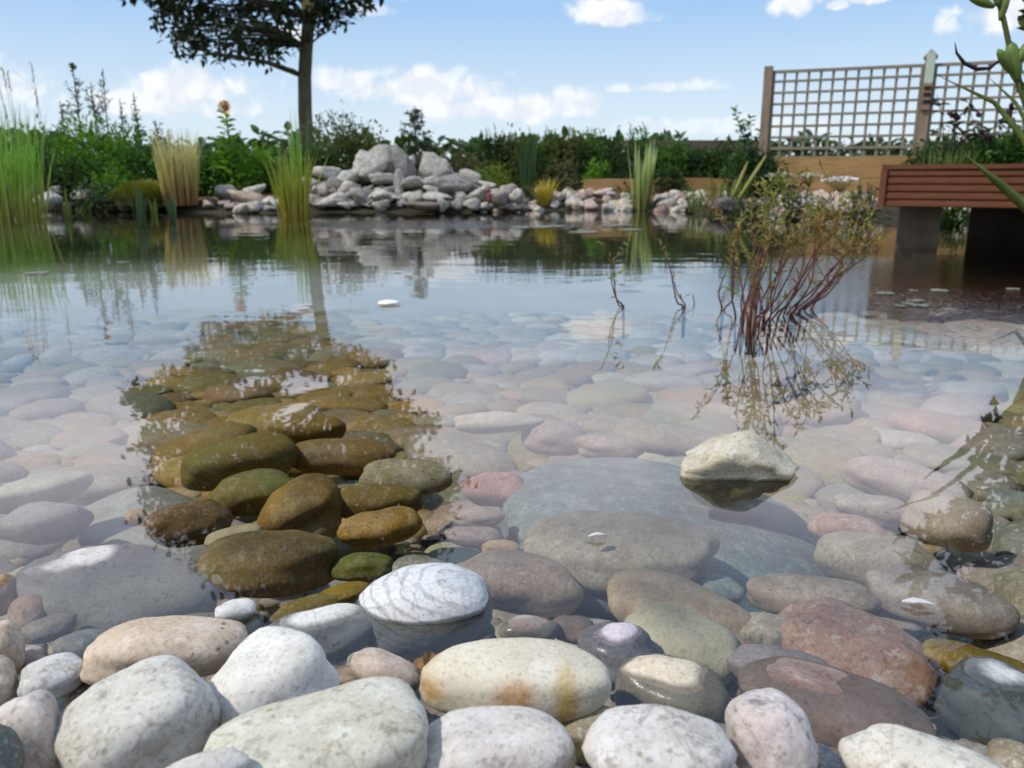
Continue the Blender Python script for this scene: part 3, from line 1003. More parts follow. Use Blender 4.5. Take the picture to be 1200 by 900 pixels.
def make_cascade():
    lg, mg, wg, pk, br = (.34, .33, .30), (.22, .21, .20), (.47, .46, .42), (.33, .285, .25), (.16, .12, .085)
    T = bank_rock
    T(454, 194, 54, 50, 10.7, lg, "largest pale boulder crowning the cascade heap", facets=7, seed=3, sub=4)
    T(432, 196, 44, 40, 10.4, wg, "whitish block leaning on the left of the largest boulder", facets=7, sub=4)
    T(473, 192, 30, 44, 10.5, mg, "upright grey slab on the right flank of the largest boulder", facets=6)
    T(514, 203, 48, 44, 10.6, lg, "tall sloping grey boulder right of the largest one", facets=6, rot=12, sub=4)
    T(528, 219, 54, 34, 10.2, mg, "smooth mauve-grey boulder at the foot of the sloping one", facets=4, rot=10, sub=4)
    T(551, 210, 26, 24, 10.5, lg, "round grey rock on the right shoulder of the heap", facets=4)
    T(383, 204, 36, 18, 10.5, wg, "flat whitish slab on the upper left of the heap", facets=6)
    T(412, 207, 34, 20, 10.3, wg, "flat whitish slab right of the upper left one", facets=6)
    T(368, 218, 30, 24, 10.4, pk, "pinkish rock at the left end of the heap", facets=6)
    T(386, 234, 46, 18, 10.0, wg, "long pale rock at the waterline on the left of the heap", facets=5)
    T(406, 223, 34, 24, 10.1, wg, "cracked pale rock left of the dark cascade mouth", facets=7)
    T(423, 231, 24, 22, 10.0, pk, "small pinkish grey rock left of the cascade mouth", facets=6)
    T(366, 236, 24, 18, 10.1, lg, "grey rock at the waterline beside the yellow-green reeds", facets=5)
    T(392, 216, 22, 16, 10.2, mg, "dark grey wedge between the pale slabs", facets=6)
    T(447, 229, 20, 16, 9.9, wg, "round white rock in front of the cascade mouth", facets=3)
    T(467, 216, 14, 36, 10.2, lg, "upright pale stone in the cascade mouth", facets=5)
    T(452, 209, 40, 14, 10.3, lg, "lintel stone above the cascade mouth", facets=6)
    T(480, 188, 13, 13, 10.6, wg, "small white stone high in the gap of the heap", facets=3)
    T(480, 201, 14, 12, 10.6, br, "small brown stone in the gap of the heap", facets=3)
    T(486, 214, 32, 16, 10.2, lg, "grey slab right of the cascade mouth", facets=6)
    T(506, 216, 26, 16, 10.1, mg, "grey slab below the tall sloping boulder", facets=6)
    T(484, 232, 28, 15, 9.9, wg, "pale rock at the right foot of the cascade mouth", facets=4)
    T(505, 223, 18, 12, 9.9, wg, "small white rock above the waterline slab", facets=4)
    T(513, 231, 36, 13, 9.8, wg, "long white slab near the waterline", facets=5)
    T(520, 240, 15, 18, 9.6, wg, "small cream rock standing at the waterline", facets=3)
    T(495, 242, 42, 12, 9.6, br, "brown ledge stone at the waterline", facets=5)
    T(540, 240, 26, 16, 9.7, mg, "dark grey rock at the waterline", facets=4)
    T(558, 227, 30, 20, 9.9, wg, "bright white rock left of the red ornament", facets=5)
    T(553, 239, 22, 15, 9.6, wg, "white rock below the bright white one", facets=5)
    T(571, 217, 22, 10, 10.1, wg, "flat white rock behind the red ornament", facets=4)
    T(584, 231, 24, 20, 9.8, pk, "pinkish rock right of the red ornament", facets=5)
    T(596, 224, 22, 18, 9.9, pk, "tan-pink rock second right of the red ornament", facets=5)
    T(606, 229, 19, 17, 9.8, wg, "whitish rock next to the dark rush", facets=4)
    rng = random.Random(77)
    for i in range(95):
        u = rng.uniform(362, 612)
        top = lerp_tab(u, [(360, 222), (380, 208), (430, 196), (470, 200), (545, 212), (570, 222), (612, 232)])
        v = rng.uniform(top + 6, 243)
        w = rng.uniform(11, 22)
        T(u, v, w, w * rng.uniform(.5, .8), 10.75 - (v - 195) / 48 * .9, rng.choice([lg, mg, mg, wg, pk]), "small broken rock filling the gaps of the cascade heap", facets=6, group="small filling rocks of the cascade heap", rot=rng.uniform(-20, 20))
    # dark soil core behind the stones
    b = MB()
    cx = at_y(480, 225, 11.0)
    n = 24
    for j in range(6):
        t = j / 5
        for i in range(n):
            a = 2 * math.pi * i / n
            b.v.append(Vector((cx.x + math.cos(a) * (1.28 * (1 - t * .75)), 11.0 + math.sin(a) * .85 * (1 - t * .7), -.05 + .74 * t)))
    for j in range(5):
        for i in range(n):
            b.f.append((j * n + i, j * n + (i + 1) % n, (j + 1) * n + (i + 1) % n, (j + 1) * n + i))
    b.f.append(tuple(range(5 * n, 6 * n)))
    tag(b.build("mound", plain_mat("dark_mound_soil", (.025, .022, .016), .95, .4, 12.0), smooth=True), kind="structure")
    # rocks at the left bank
    L = "rocks of the left bank"
    for (u, v, w, h, D, c, lab) in (
            (32, 230, 18, 24, 10.2, pk, "tall pinkish rock by the left reeds"), (44, 222, 24, 13, 10.5, wg, "flat pale rock behind the two left reed-side ones"),
            (55, 234, 32, 20, 9.9, wg, "whitest rounded rock near the left reeds"), (64, 224, 16, 12, 10.4, wg, "small white rock behind the whitest rounded one"),
            (97, 228, 30, 14, 10.3, lg, "grey rock under the low green ground cover"), (268, 229, 34, 26, 10.2, pk, "domed pinkish rock left of the yellow-green reeds"),
            (291, 233, 38, 22, 10.0, (.46, .36, .26), "long tan rock beside the domed pinkish one"), (298, 223, 28, 15, 10.4, wg, "flat white rock behind the long tan one"),
            (317, 238, 24, 16, 9.9, wg, "small white rock touching the yellow-green reeds"), (245, 238, 22, 14, 10.1, br, "brown rock right of the yellow grass"),
            (150, 240, 20, 14, 10.0, br, "brown rock below the mossy dome"), (215, 236, 34, 18, 10.15, (.03, .025, .02), "black peaty lump under the yellow grass")):
        bank_rock(u, v, w, h, D, c, lab, facets=4, group=L)


make_cascade()


def scatter_bank():
    rng = random.Random(5)
    meshes = [unit_stone(700 + i, 3, 2.5, .14, 3, .02) for i in range(8)]
    for m_ in meshes:
        m_.materials.append(M_ROCK)
    kinds = [("whitish", (.54, .50, .44)), ("cream", (.53, .45, .34)), ("pinkish", (.42, .33, .28)), ("grey", (.33, .31, .29)), ("brown", (.22, .16, .11))]
    n = 0
    for u0, u1, cnt, seg in ((560, 740, 92, "between the dark rush and the pale variegated iris"), (764, 830, 36, "right of the pale variegated iris"),
                             (838, 1045, 84, "behind the red-stemmed water plant"), (1100, 1150, 16, "seen under the deck"), (235, 345, 14, "left of the yellow-green reeds"), (-60, 130, 14, "under the left shrubs")):
        for i in range(cnt):
            u = rng.uniform(u0, u1)
            x = (u - 600) / FPX * 10
            t = rng.uniform(-.12, .85) if u0 > 500 else rng.uniform(-.05, .3)
            x = (u - 600) / FPX * (shore_y(x) + t)
            y = shore_y(x) + t
            r = rng.uniform(.045, .11)
            nm, colr = rng.choices(kinds, [34, 22, 20, 16, 8])[0]
            colr = tuple(c * rng.uniform(.85, 1.1) for c in colr)
            q = Matrix.Rotation(rng.uniform(0, 6.3), 3, 'Z').to_quaternion()
            placed("bank_cobble", rng.choice(meshes), M_ROCK, (x, y, bed_z(x, y) + r * .3 + .03 * rng.random()), (r * rng.uniform(1, 1.5), r, r * rng.uniform(.6, .9)), q, colr, 0.0,
                   f"small {nm} cobble of the far bank {seg}", "stone", f"{nm} bank cobbles {seg}")
            n += 1


scatter_bank()

# ------------------------------------------------------------------ plants
G_MID = leaf_mat("mid_green_leaf", (.07, .17, .022), (.14, .27, .05), (.045, .12, .025))
G_BRIGHT = leaf_mat("bright_green_leaf", (.12, .29, .02), (.19, .37, .04), (.08, .20, .025))
G_DARK = leaf_mat("dark_green_leaf", (.035, .085, .020), (.075, .13, .035), (.026, .056, .020))
G_OLIVE = leaf_mat("olive_leaf", (.09, .12, .03), (.17, .19, .065), (.065, .095, .03))
G_GREY = leaf_mat("grey_green_leaf", (.06, .085, .05), (.11, .13, .075), (.045, .065, .03))
G_LIME = leaf_mat("lime_leaf", (.12, .20, .02), (.20, .27, .04))
G_HEATH = leaf_mat("heath_leaf", (.10, .085, .04), (.16, .15, .07), (.07, .08, .03))
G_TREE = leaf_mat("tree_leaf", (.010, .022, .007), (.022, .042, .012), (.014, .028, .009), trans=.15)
G_PURPLE = leaf_mat("purple_leaf", (.03, .012, .018), (.05, .02, .03))
G_MARSH = leaf_mat("marsh_leaf", (.19, .21, .05), (.33, .31, .09), (.30, .17, .07))
B_REED = grad_leaf_mat("reed_blade", (.40, .38, .08), (.22, .45, .05), (.24, .40, .08), 0.0, 1.2)
B_YREED = grad_leaf_mat("yellow_green_blade", (.42, .32, .04), (.34, .40, .04), (.24, .32, .07), 0.0, .9)
B_YELLOW = grad_leaf_mat("straw_yellow_blade", (.36, .18, .06), (.58, .50, .18), (.70, .66, .32), .1, .95)
B_GOLD = grad_leaf_mat("golden_blade", (.20, .18, .02), (.50, .40, .03), (.62, .46, .05), .05, .45)
B_RUSH = grad_leaf_mat("dark_rush_blade", (.03, .06, .015), (.045, .095, .025), (.05, .09, .03), 0.0, .9)
B_IRIS = grad_leaf_mat("pale_iris_blade", (.26, .26, .07), (.36, .45, .12), (.55, .62, .30), .05, .8)
B_GREEN = grad_leaf_mat("green_blade", (.10, .14, .02), (.15, .22, .03), (.17, .23, .05), 0.0, .5)
B_MOSS = grad_leaf_mat("moss_blade", (.06, .07, .01), (.19, .20, .02), (.27, .26, .03), .12, .4)


def clump(name, base, n, L, spread, lean, curve, w, mat, label, cat, rng, group=None, ell=1.0, part=None, parent=None):
    b = MB()
    for _ in range(n):
        a = rng.uniform(0, 2 * math.pi)
        rr = spread * math.sqrt(rng.random())
        p = Vector(base) + Vector((math.cos(a) * rr, math.sin(a) * rr * ell, 0))
        az = a + rng.gauss(0, .6)
        l = rng.uniform(*L)
        b.blade(p, az, l, abs(rng.gauss(lean[0], lean[1])), rng.uniform(*curve), w * rng.uniform(.7, 1.2), 6, .25, rng.gauss(0, .5))
    o = b.build(name, mat, parent, loc=None if parent else base)
    if label:
        tag(o, label, cat, group)
    return o


def shrub(name, u, D, w, top, mat, label, cat="shrub", n=1500, leafL=.075, leafW=.034, base_z=None, seed=0, group=None, spiky=.3, dome=.75, depth=.8, stem=M_STEM, upright=0.0, sprigs=10):
    """leafy shrub; w photo pixels wide with its top at photo row top"""
    rng = random.Random(seed + int(u * 3 + D * 17))
    pt = at_y(u, top, D)
    x, H = pt.x, pt.z
    zb = bed_z(x, D) if base_z is None else base_z
    rx = w / 2 * D / FPX
    ht = H - zb
    root = empty(name, (x, D, zb), label, cat, group)
    st, lf = MB(), MB()
    ncl = max(14, int(n / 26))
    for i in range(ncl):
        # clump centres fill a dome, denser near its skin
        while True:
            q = Vector((rng.uniform(-1, 1), rng.uniform(-1, 1), rng.uniform(0, 1)))
            if q.x * q.x + q.y * q.y + (q.z * .95) ** 2 < 1 and (q.length > .45 or rng.random() < .35):
                break
        tall = 1 - spiky * rng.random()
        c = Vector((x + q.x * rx, D + q.y * rx * depth, zb + ht * (.08 + q.z * .88 * tall)))
        cr = rx * rng.uniform(.14, .26)
        if rng.random() < .5:
            b0 = Vector((x + q.x * rx * .15, D + q.y * rx * .12, zb - .02))
            mid = b0.lerp(c, .55) + Vector((rng.gauss(0, .03), rng.gauss(0, .03), .05))
            st.tube([b0, mid, c], [.012, .007, .003], 4)
        for _ in range(int(n / ncl)):
            g = Vector((rng.gauss(0, cr), rng.gauss(0, cr), rng.gauss(0, cr * .8)))
            d = (g.normalized() if g.length > 0 else Vector((0, 0, 1))) + Vector((rng.gauss(0, .5), rng.gauss(0, .5), rng.gauss(.25 + upright, .5)))
            s = rng.uniform(.7, 1.25)
            pz = c + g
            if pz.z < zb + .01:
                pz.z = zb + .01 + rng.random() * .05
            lf.leaf(pz, d, leafL * s, leafW * s, rng)
    for _ in range(sprigs):
        a, rr = rng.uniform(0, 6.28), rx * math.sqrt(rng.random()) * .9
        b0 = Vector((x + math.cos(a) * rr, D + math.sin(a) * rr * depth, zb + ht * .55))
        l = ht * rng.uniform(.25, .5) * (1.2 - rr / rx * .6)
        tip = b0 + Vector((rng.gauss(0, .12) * l, rng.gauss(0, .12) * l, l))
        st.tube([b0, tip], [.005, .002], 4)
        for k in range(14):
            t = (k + .5) / 14
            d = Vector((rng.gauss(0, 1), rng.gauss(0, 1), .7 + upright))
            lf.leaf(b0.lerp(tip, t), d, leafL * rng.uniform(.6, 1.0) * (1.15 - .5 * t), leafW * (1.1 - .5 * t), rng)
    st.build("stem", stem, root)
    lf.build("foliage", mat, root)
    return root


def make_tree():
    rng = random.Random(21)
    D = 19.0
    bx = at_y(361, 215, D)
    root = empty("tree", (bx.x, D, bed_z(bx.x, D)), "broad dark-leaved tree with a bare trunk behind the far bank", "tree")
    path = [(361, 226), (360, 180), (357.5, 130), (357, 90), (359, 55), (362, 20), (364, -30), (362, -90)]
    pts = [at_y(u, v, D) for u, v in path]
    pts[0].z = bed_z(bx.x, D) - .1
    t = MB()
    rad = [.19, .165, .15, .145, .14, .13, .115, .08]
    t.tube(pts, rad, 12)
    top = pts[-1]
    # lower edge of the crown as seen directly, and the rest as seen in its mirror image
    cl = []
    for u, v, r in ((192, 12, .34), (210, 40, .34), (222, 30, .5), (235, 55, .4), (250, 25, .6), (262, 62, .38), (280, 20, .5), (288, 60, .45), (305, 35, .55), (318, 60, .4), (330, 25, .5),
                    (340, 55, .3), (345, 10, .5), (378, 15, .45), (395, 22, .38), (380, 38, .22), (412, 10, .36), (425, 8, .22), (300, 68, .25), (226, 62, .22), (322, 70, .2), (205, 20, .3), (240, 68, .2),
                    (138, 0, .2), (158, 3, .2), (150, -3, .22), (168, -6, .25), (184, 34, .2), (188, 24, .25), (216, 72, .15), (262, 76, .18), (285, 76, .16), (310, 79, .16), (424, 22, .14), (430, 6, .14), (405, 34, .14)):
        cl.append((at_y(u, v - 7, D + rng.uniform(-1.4, 1.4)), r * .74, 1.0))
    for u, v, r in ((250, 400, .5), (300, 405, .5), (340, 400, .5), (400, 425, .5), (440, 445, .5), (270, 425, .6), (330, 430, .6),
                    (165, 466, .38), (185, 480, .42), (205, 470, .35), (195, 455, .25), (240, 450, .5), (250, 480, .6), (280, 500, .6), (310, 470, .5), (420, 470, .55), (450, 480, .5),
                    (240, 510, .6), (420, 505, .6), (470, 510, .45), (310, 525, .6), (360, 530, .7), (500, 498, .3),
                    (190, 520, .45), (230, 540, .6), (280, 560, .8), (340, 565, .9), (400, 560, .8), (450, 545, .7),
                    (200, 575, .6), (240, 590, .7), (290, 600, .9), (350, 610, 1.0), (410, 600, .9), (470, 580, .7), (500, 560, .5),
                    (205, 615, .5), (270, 630, .8), (330, 645, .95), (400, 640, .9), (460, 625, .7), (505, 600, .5), (520, 570, .35),
                    (290, 670, .6), (350, 680, .8), (410, 675, .7), (455, 655, .55), (500, 640, .4), (330, 705, .6), (390, 705, .55), (240, 650, .4)):
        cl.append((mirror_y(u, v, D + rng.uniform(-2.0, 2.0)), r * (.78 if v < 450 else 1.0), 1.0 if v < 450 else 1.7))
    br, lf = MB(), MB()
    for c, r, dens in cl:
        # a limb from the trunk to each clump
        a = min(pts[2:], key=lambda p: (p - c).length + (0 if p.z < c.z + .1 else 4.0))
        if c.z > top.z:
            a = top if rng.random() < .5 else pts[-2]
        L = (c - a).length
        m1 = a.lerp(c, .35) + Vector((rng.gauss(0, .05) * L, rng.gauss(0, .05) * L, .06 * L))
        m2 = a.lerp(c, .7) + Vector((rng.gauss(0, .05) * L, rng.gauss(0, .05) * L, .05 * L))
        k = .014 + .012 * min(L, 5)
        br.tube([a, m1, m2, c], [k, k * .7, k * .45, k * .2], 5)
        nn = int(190 * (r / .5) ** 2 * dens)
        for _ in range(nn):
            g = Vector((rng.gauss(0, 1), rng.gauss(0, 1), rng.gauss(0, .8)))
            g = g * (r * .55)
            d = Vector((rng.gauss(0, .8), rng.gauss(0, .8), rng.gauss(-.35, .6)))
            s = rng.uniform(.7, 1.2)
            if c.z > 4.5:
                s *= 1.35
            lf.leaf(c + g, d, .17 * s, .085 * s, rng)
        for _ in range(4):
            g = Vector((rng.gauss(0, r), rng.gauss(0, r), rng.gauss(0, r * .7)))
            br.tube([c, c + g * .8], [.012, .005], 4)
    t.build("trunk", M_BARK, root, smooth=True)
    br.build("limb", M_BARK, root, smooth=True)
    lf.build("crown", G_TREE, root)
    # small box strapped to the trunk
    p = at_y(362, 5, D - .2)
    bx_ = empty("trunk_box", p, "small yellow roofed box fixed to the tree trunk among the leaves", "nest box")
    b = MB()
    b.box((p.x - .14, p.y - .12, p.z - .17), (p.x + .14, p.y + .02, p.z + .16))
    b.build("box", M_YWOOD, bx_)
    b = MB()
    b.box((p.x - .17, p.y - .17, p.z + .163), (p.x + .17, p.y + .03, p.z + .19))
    b.build("roof", M_FENCE, bx_)


make_tree()


def make_left_bank():
    rng = random.Random(31)
    # tall reeds in the water on the left
    b0 = at_z(4, 254, 0)
    o = empty("reed_clump", b0, "tall bright green reeds standing in the water at the left edge", "reeds")
    clump("blade", (b0.x, b0.y, -.1), 230, (.75, 1.28), .42, (.05, .06), (.0, .45), .021, B_REED, None, None, rng, parent=o)
    sb = MB()
    for _ in range(9):
        x, y = b0.x + rng.uniform(-.3, .5), b0.y + rng.uniform(-.3, .3)
        h = rng.uniform(1.2, 1.6)
        tip = Vector((x + rng.gauss(.02, .07), y, h))
        sb.tube([(x, y, -.1), Vector((x, y, h * .5)), tip], [.005, .004, .002], 4)
        for k in range(10):
            q = tip - Vector((0, 0, k * .02))
            sb.leaf(q, Vector((rng.gauss(0, .5), rng.gauss(0, .5), 1)), .045, .012, rng)
    sb.build("flower_stem", plain_mat("straw_stem", (.22, .20, .10), .8, .3, 30.0), o)

    shrub("shrub", 45, 11.4, 88, 138, G_MID, "mid green bushy shrub just right of the tall left reeds", n=2200, seed=1)
    shrub("shrub", 100, 11.2, 100, 134, G_BRIGHT, "bright green feathery shrub under the tall thistle stems", n=2600, leafL=.09, leafW=.022, seed=2, upright=.4)
    shrub("shrub", 60, 10.7, 90, 185, G_DARK, "low dark shrub above the left bank rocks", n=1500, seed=3)
    shrub("shrub", 158, 11.0, 90, 150, G_MID, "mid green shrub behind the mossy dome", n=2000, seed=4)
    shrub("shrub", 130, 10.45, 60, 195, G_BRIGHT, "low bright shrub spilling toward the water beside the mossy dome", n=1300, leafL=.06, seed=5)
    shrub("shrub", 118, 10.2, 70, 213, G_GREY, "low ground cover plant trailing over the left bank stones", n=1100, leafL=.05, seed=6, sprigs=4)
    shrub("shrub", 10, 10.9, 90, 165, G_MID, "shrub behind the tall left reeds", n=1500, seed=7)
    shrub("shrub", -50, 11.2, 110, 150, G_MID, "green shrub cut by the left edge", n=1500, seed=8)
    shrub("shrub", 190, 11.6, 60, 165, G_GREY, "grey-green shrub behind the straw-yellow grass", n=1100, seed=9)
    # tall thistle like stems
    for (u, top, nm) in ((85, 78, "tallest thistle stem topped by a round head"), (106, 96, "leafy weed stem between the two tallest thistle stems"), (120, 80, "tall thistle stem with a leafy spike"), (140, 115, "thin weed stem right of the tall thistles"),
                         (156, 108, "wispy weed stem leaning right near the tall thistles"), (70, 118, "short weed stem left of the tall thistles"), (182, 140, "lone weed stem left of the straw-yellow grass")):
        D = 11.3
        p = at_y(u, top, D)
        zb = bed_z(p.x, D)
        o = empty("tall_weed", (p.x, D, zb), nm, "weed", "tall weeds rising above the left shrubs")
        st, lf = MB(), MB()
        side = rng.gauss(0, .08)
        base = Vector((p.x - side, D, zb - .02))
        st.tube([base, base.lerp(p, .5) + Vector((side * .3, 0, 0)), p], [.012, .009, .005], 5)
        for k in range(34):
            t = .35 + .62 * k / 34
            q = base.lerp(p, t)
            d = Vector((rng.gauss(0, 1), rng.gauss(0, 1), rng.uniform(.3, 1.2)))
            lf.leaf(q, d, .13 * (1.2 - .7 * t) * rng.uniform(.7, 1.2), .03, rng)
        for k in range(5):
            t = rng.uniform(.5, .85)
            q = base.lerp(p, t)
            e = q + Vector((rng.uniform(-.16, .16), rng.gauss(0, .08), rng.uniform(.12, .3)))
            st.tube([q, e], [.005, .003], 4)
            for _ in range(12):
                lf.leaf(q.lerp(e, rng.random()), Vector((rng.gauss(0, 1), rng.gauss(0, 1), .6)), .07, .02, rng)
        st.build("stem", M_GSTEM, o)
        lf.build("foliage", G_GREY, o)
        if top == 78:
            h = MB()
            for _ in range(60):
                d = Vector((rng.gauss(0, 1), rng.gauss(0, 1), rng.gauss(.2, 1))).normalized()
                h.leaf(p, d, .06, .016, rng)
            h.build("flower_head", G_OLIVE, o)
    # mossy dome
    p = at_y(168, 222, 10.0)
    b = MB()
    for _ in range(2600):
        a, rr = rng.uniform(0, 6.283), math.sqrt(rng.random())
        q = Vector((p.x + math.cos(a) * rr * .34, 10.0 + math.sin(a) * rr * .3, .14 + .24 * math.sqrt(max(0, 1 - rr * rr)) * .8))
        b.blade(q - Vector((0, 0, .06)), a + rng.gauss(0, .5), rng.uniform(.09, .14), .2 + rr * .9, .5, .006, 3)
    o = empty("moss_dome", (p.x, 10.0, .1), "olive-green mossy dome of fine grass on the left bank", "plant")
    b.build("blade", B_MOSS, o)
    c = MB()
    for j in range(6):
        for i in range(16):
            a, t = i * math.pi / 8, j / 5
            rr = math.cos(t * math.pi / 2) * .33 + .01
            c.v.append(Vector((p.x + math.cos(a) * rr, 10 + math.sin(a) * rr * .9, .08 + .24 * math.sin(t * math.pi / 2))))
    for j in range(5):
        for i in range(16):
            c.f.append((j * 16 + i, j * 16 + (i + 1) % 16, (j + 1) * 16 + (i + 1) % 16, (j + 1) * 16 + i))
    c.build("crown", plain_mat("moss_core", (.05, .055, .012), .95, .4, 30.0), o, smooth=True)
    # straw yellow grass with a reddish foot
    p = at_y(212, 228, 9.9)
    clump("ornamental_grass", (p.x, 9.9, .08), 240, (.55, .92), .2, (.07, .07), (.0, .45), .02, B_YELLOW, "upright straw-yellow variegated grass with a reddish foot", "grass plant", rng)
    # young iris spears in the water
    for (u, v, n, L, lab) in ((166, 262, 9, (.3, .46), "dark green iris fan rising from the water below the mossy dome"), (203, 258, 7, (.25, .40), "narrow green iris fan below the straw-yellow grass"),
                              (77, 254, 7, (.2, .4), "pale thin iris shoots by the whitest left rock"), (182, 250, 5, (.15, .28), "short green shoots between the two iris fans")):
        q = at_z(u, v, 0)
        clump("iris_clump", (q.x, q.y, -.06), n, L, .05, (.06, .08), (-.05, .15), .035, B_RUSH if u in (166, 203) else B_GREEN, lab, "iris", rng, "young irises in the water on the left")
    # sunflower
    D = 10.8
    p = at_y(264, 126, D)
    zb = bed_z(p.x, D)
    o = empty("sunflower", (p.x, D, zb), "single yellow sunflower on a leafy stalk left of the tree", "sunflower")
    st, lf, fl, ce = MB(), MB(), MB(), MB()
    st.tube([(p.x, D, zb - .02), (p.x + .02, D, zb + .6), p], [.018, .014, .009], 6)
    for k in range(34):
        t = .2 + .75 * k / 34
        q = Vector((p.x, D, zb)).lerp(p, t)
        a = k * 2.4
        lf.leaf(q, Vector((math.cos(a), math.sin(a), .35)), .20 * (1.2 - .6 * t), .10 * (1.2 - .6 * t), rng)
    for k in range(20):
        a = k * 2 * math.pi / 20
        fl.leaf(p + Vector((math.cos(a) * .03, -.02, math.sin(a) * .03)), Vector((math.cos(a), -.25, math.sin(a))), .07, .028, rng)
    ce.tube([p + Vector((0, .01, 0)), p + Vector((0, -.035, 0))], [.045, .035], 12)
    st.build("stalk", M_GSTEM, o)
    lf.build("foliage", G_BRIGHT, o)
    fl.build("petal", M_YELFL, o)
    ce.build("flower_disc", M_OLDLEAF, o)
    shrub("shrub", 250, 11.2, 66, 172, G_DARK, "dark shrub left of the sunflower stalk", n=1300, seed=11)
    shrub("shrub", 268, 11.0, 50, 160, G_BRIGHT, "narrow bright shrub round the sunflower stalk", n=1100, seed=12)
    shrub("shrub", 300, 11.4, 70, 168, G_BRIGHT, "bright green shrub right of the sunflower", n=1500, seed=13)
    shrub("shrub", 330, 11.8, 70, 160, G_GREY, "grey-green shrub left of the tree trunk", n=1400, seed=14)
    shrub("shrub", 225, 11.0, 40, 185, G_MID, "small shrub at the back of the straw-yellow grass", n=700, seed=15)
    # yellow green reeds in front of the tree
    q = at_z(345, 252, 0)
    o = empty("reed_clump", q, "yellow-green reeds standing in the water before the tree trunk", "reeds")
    clump("blade", (q.x, q.y, -.08), 130, (.45, .85), .16, (.10, .09), (.0, .5), .018, B_YREED, None, None, rng, parent=o)
    clump("tall_blade", (q.x + .08, q.y, -.08), 26, (.9, 1.25), .06, (.03, .03), (.0, .15), .014, B_REED, None, None, rng, parent=o)


make_left_bank()


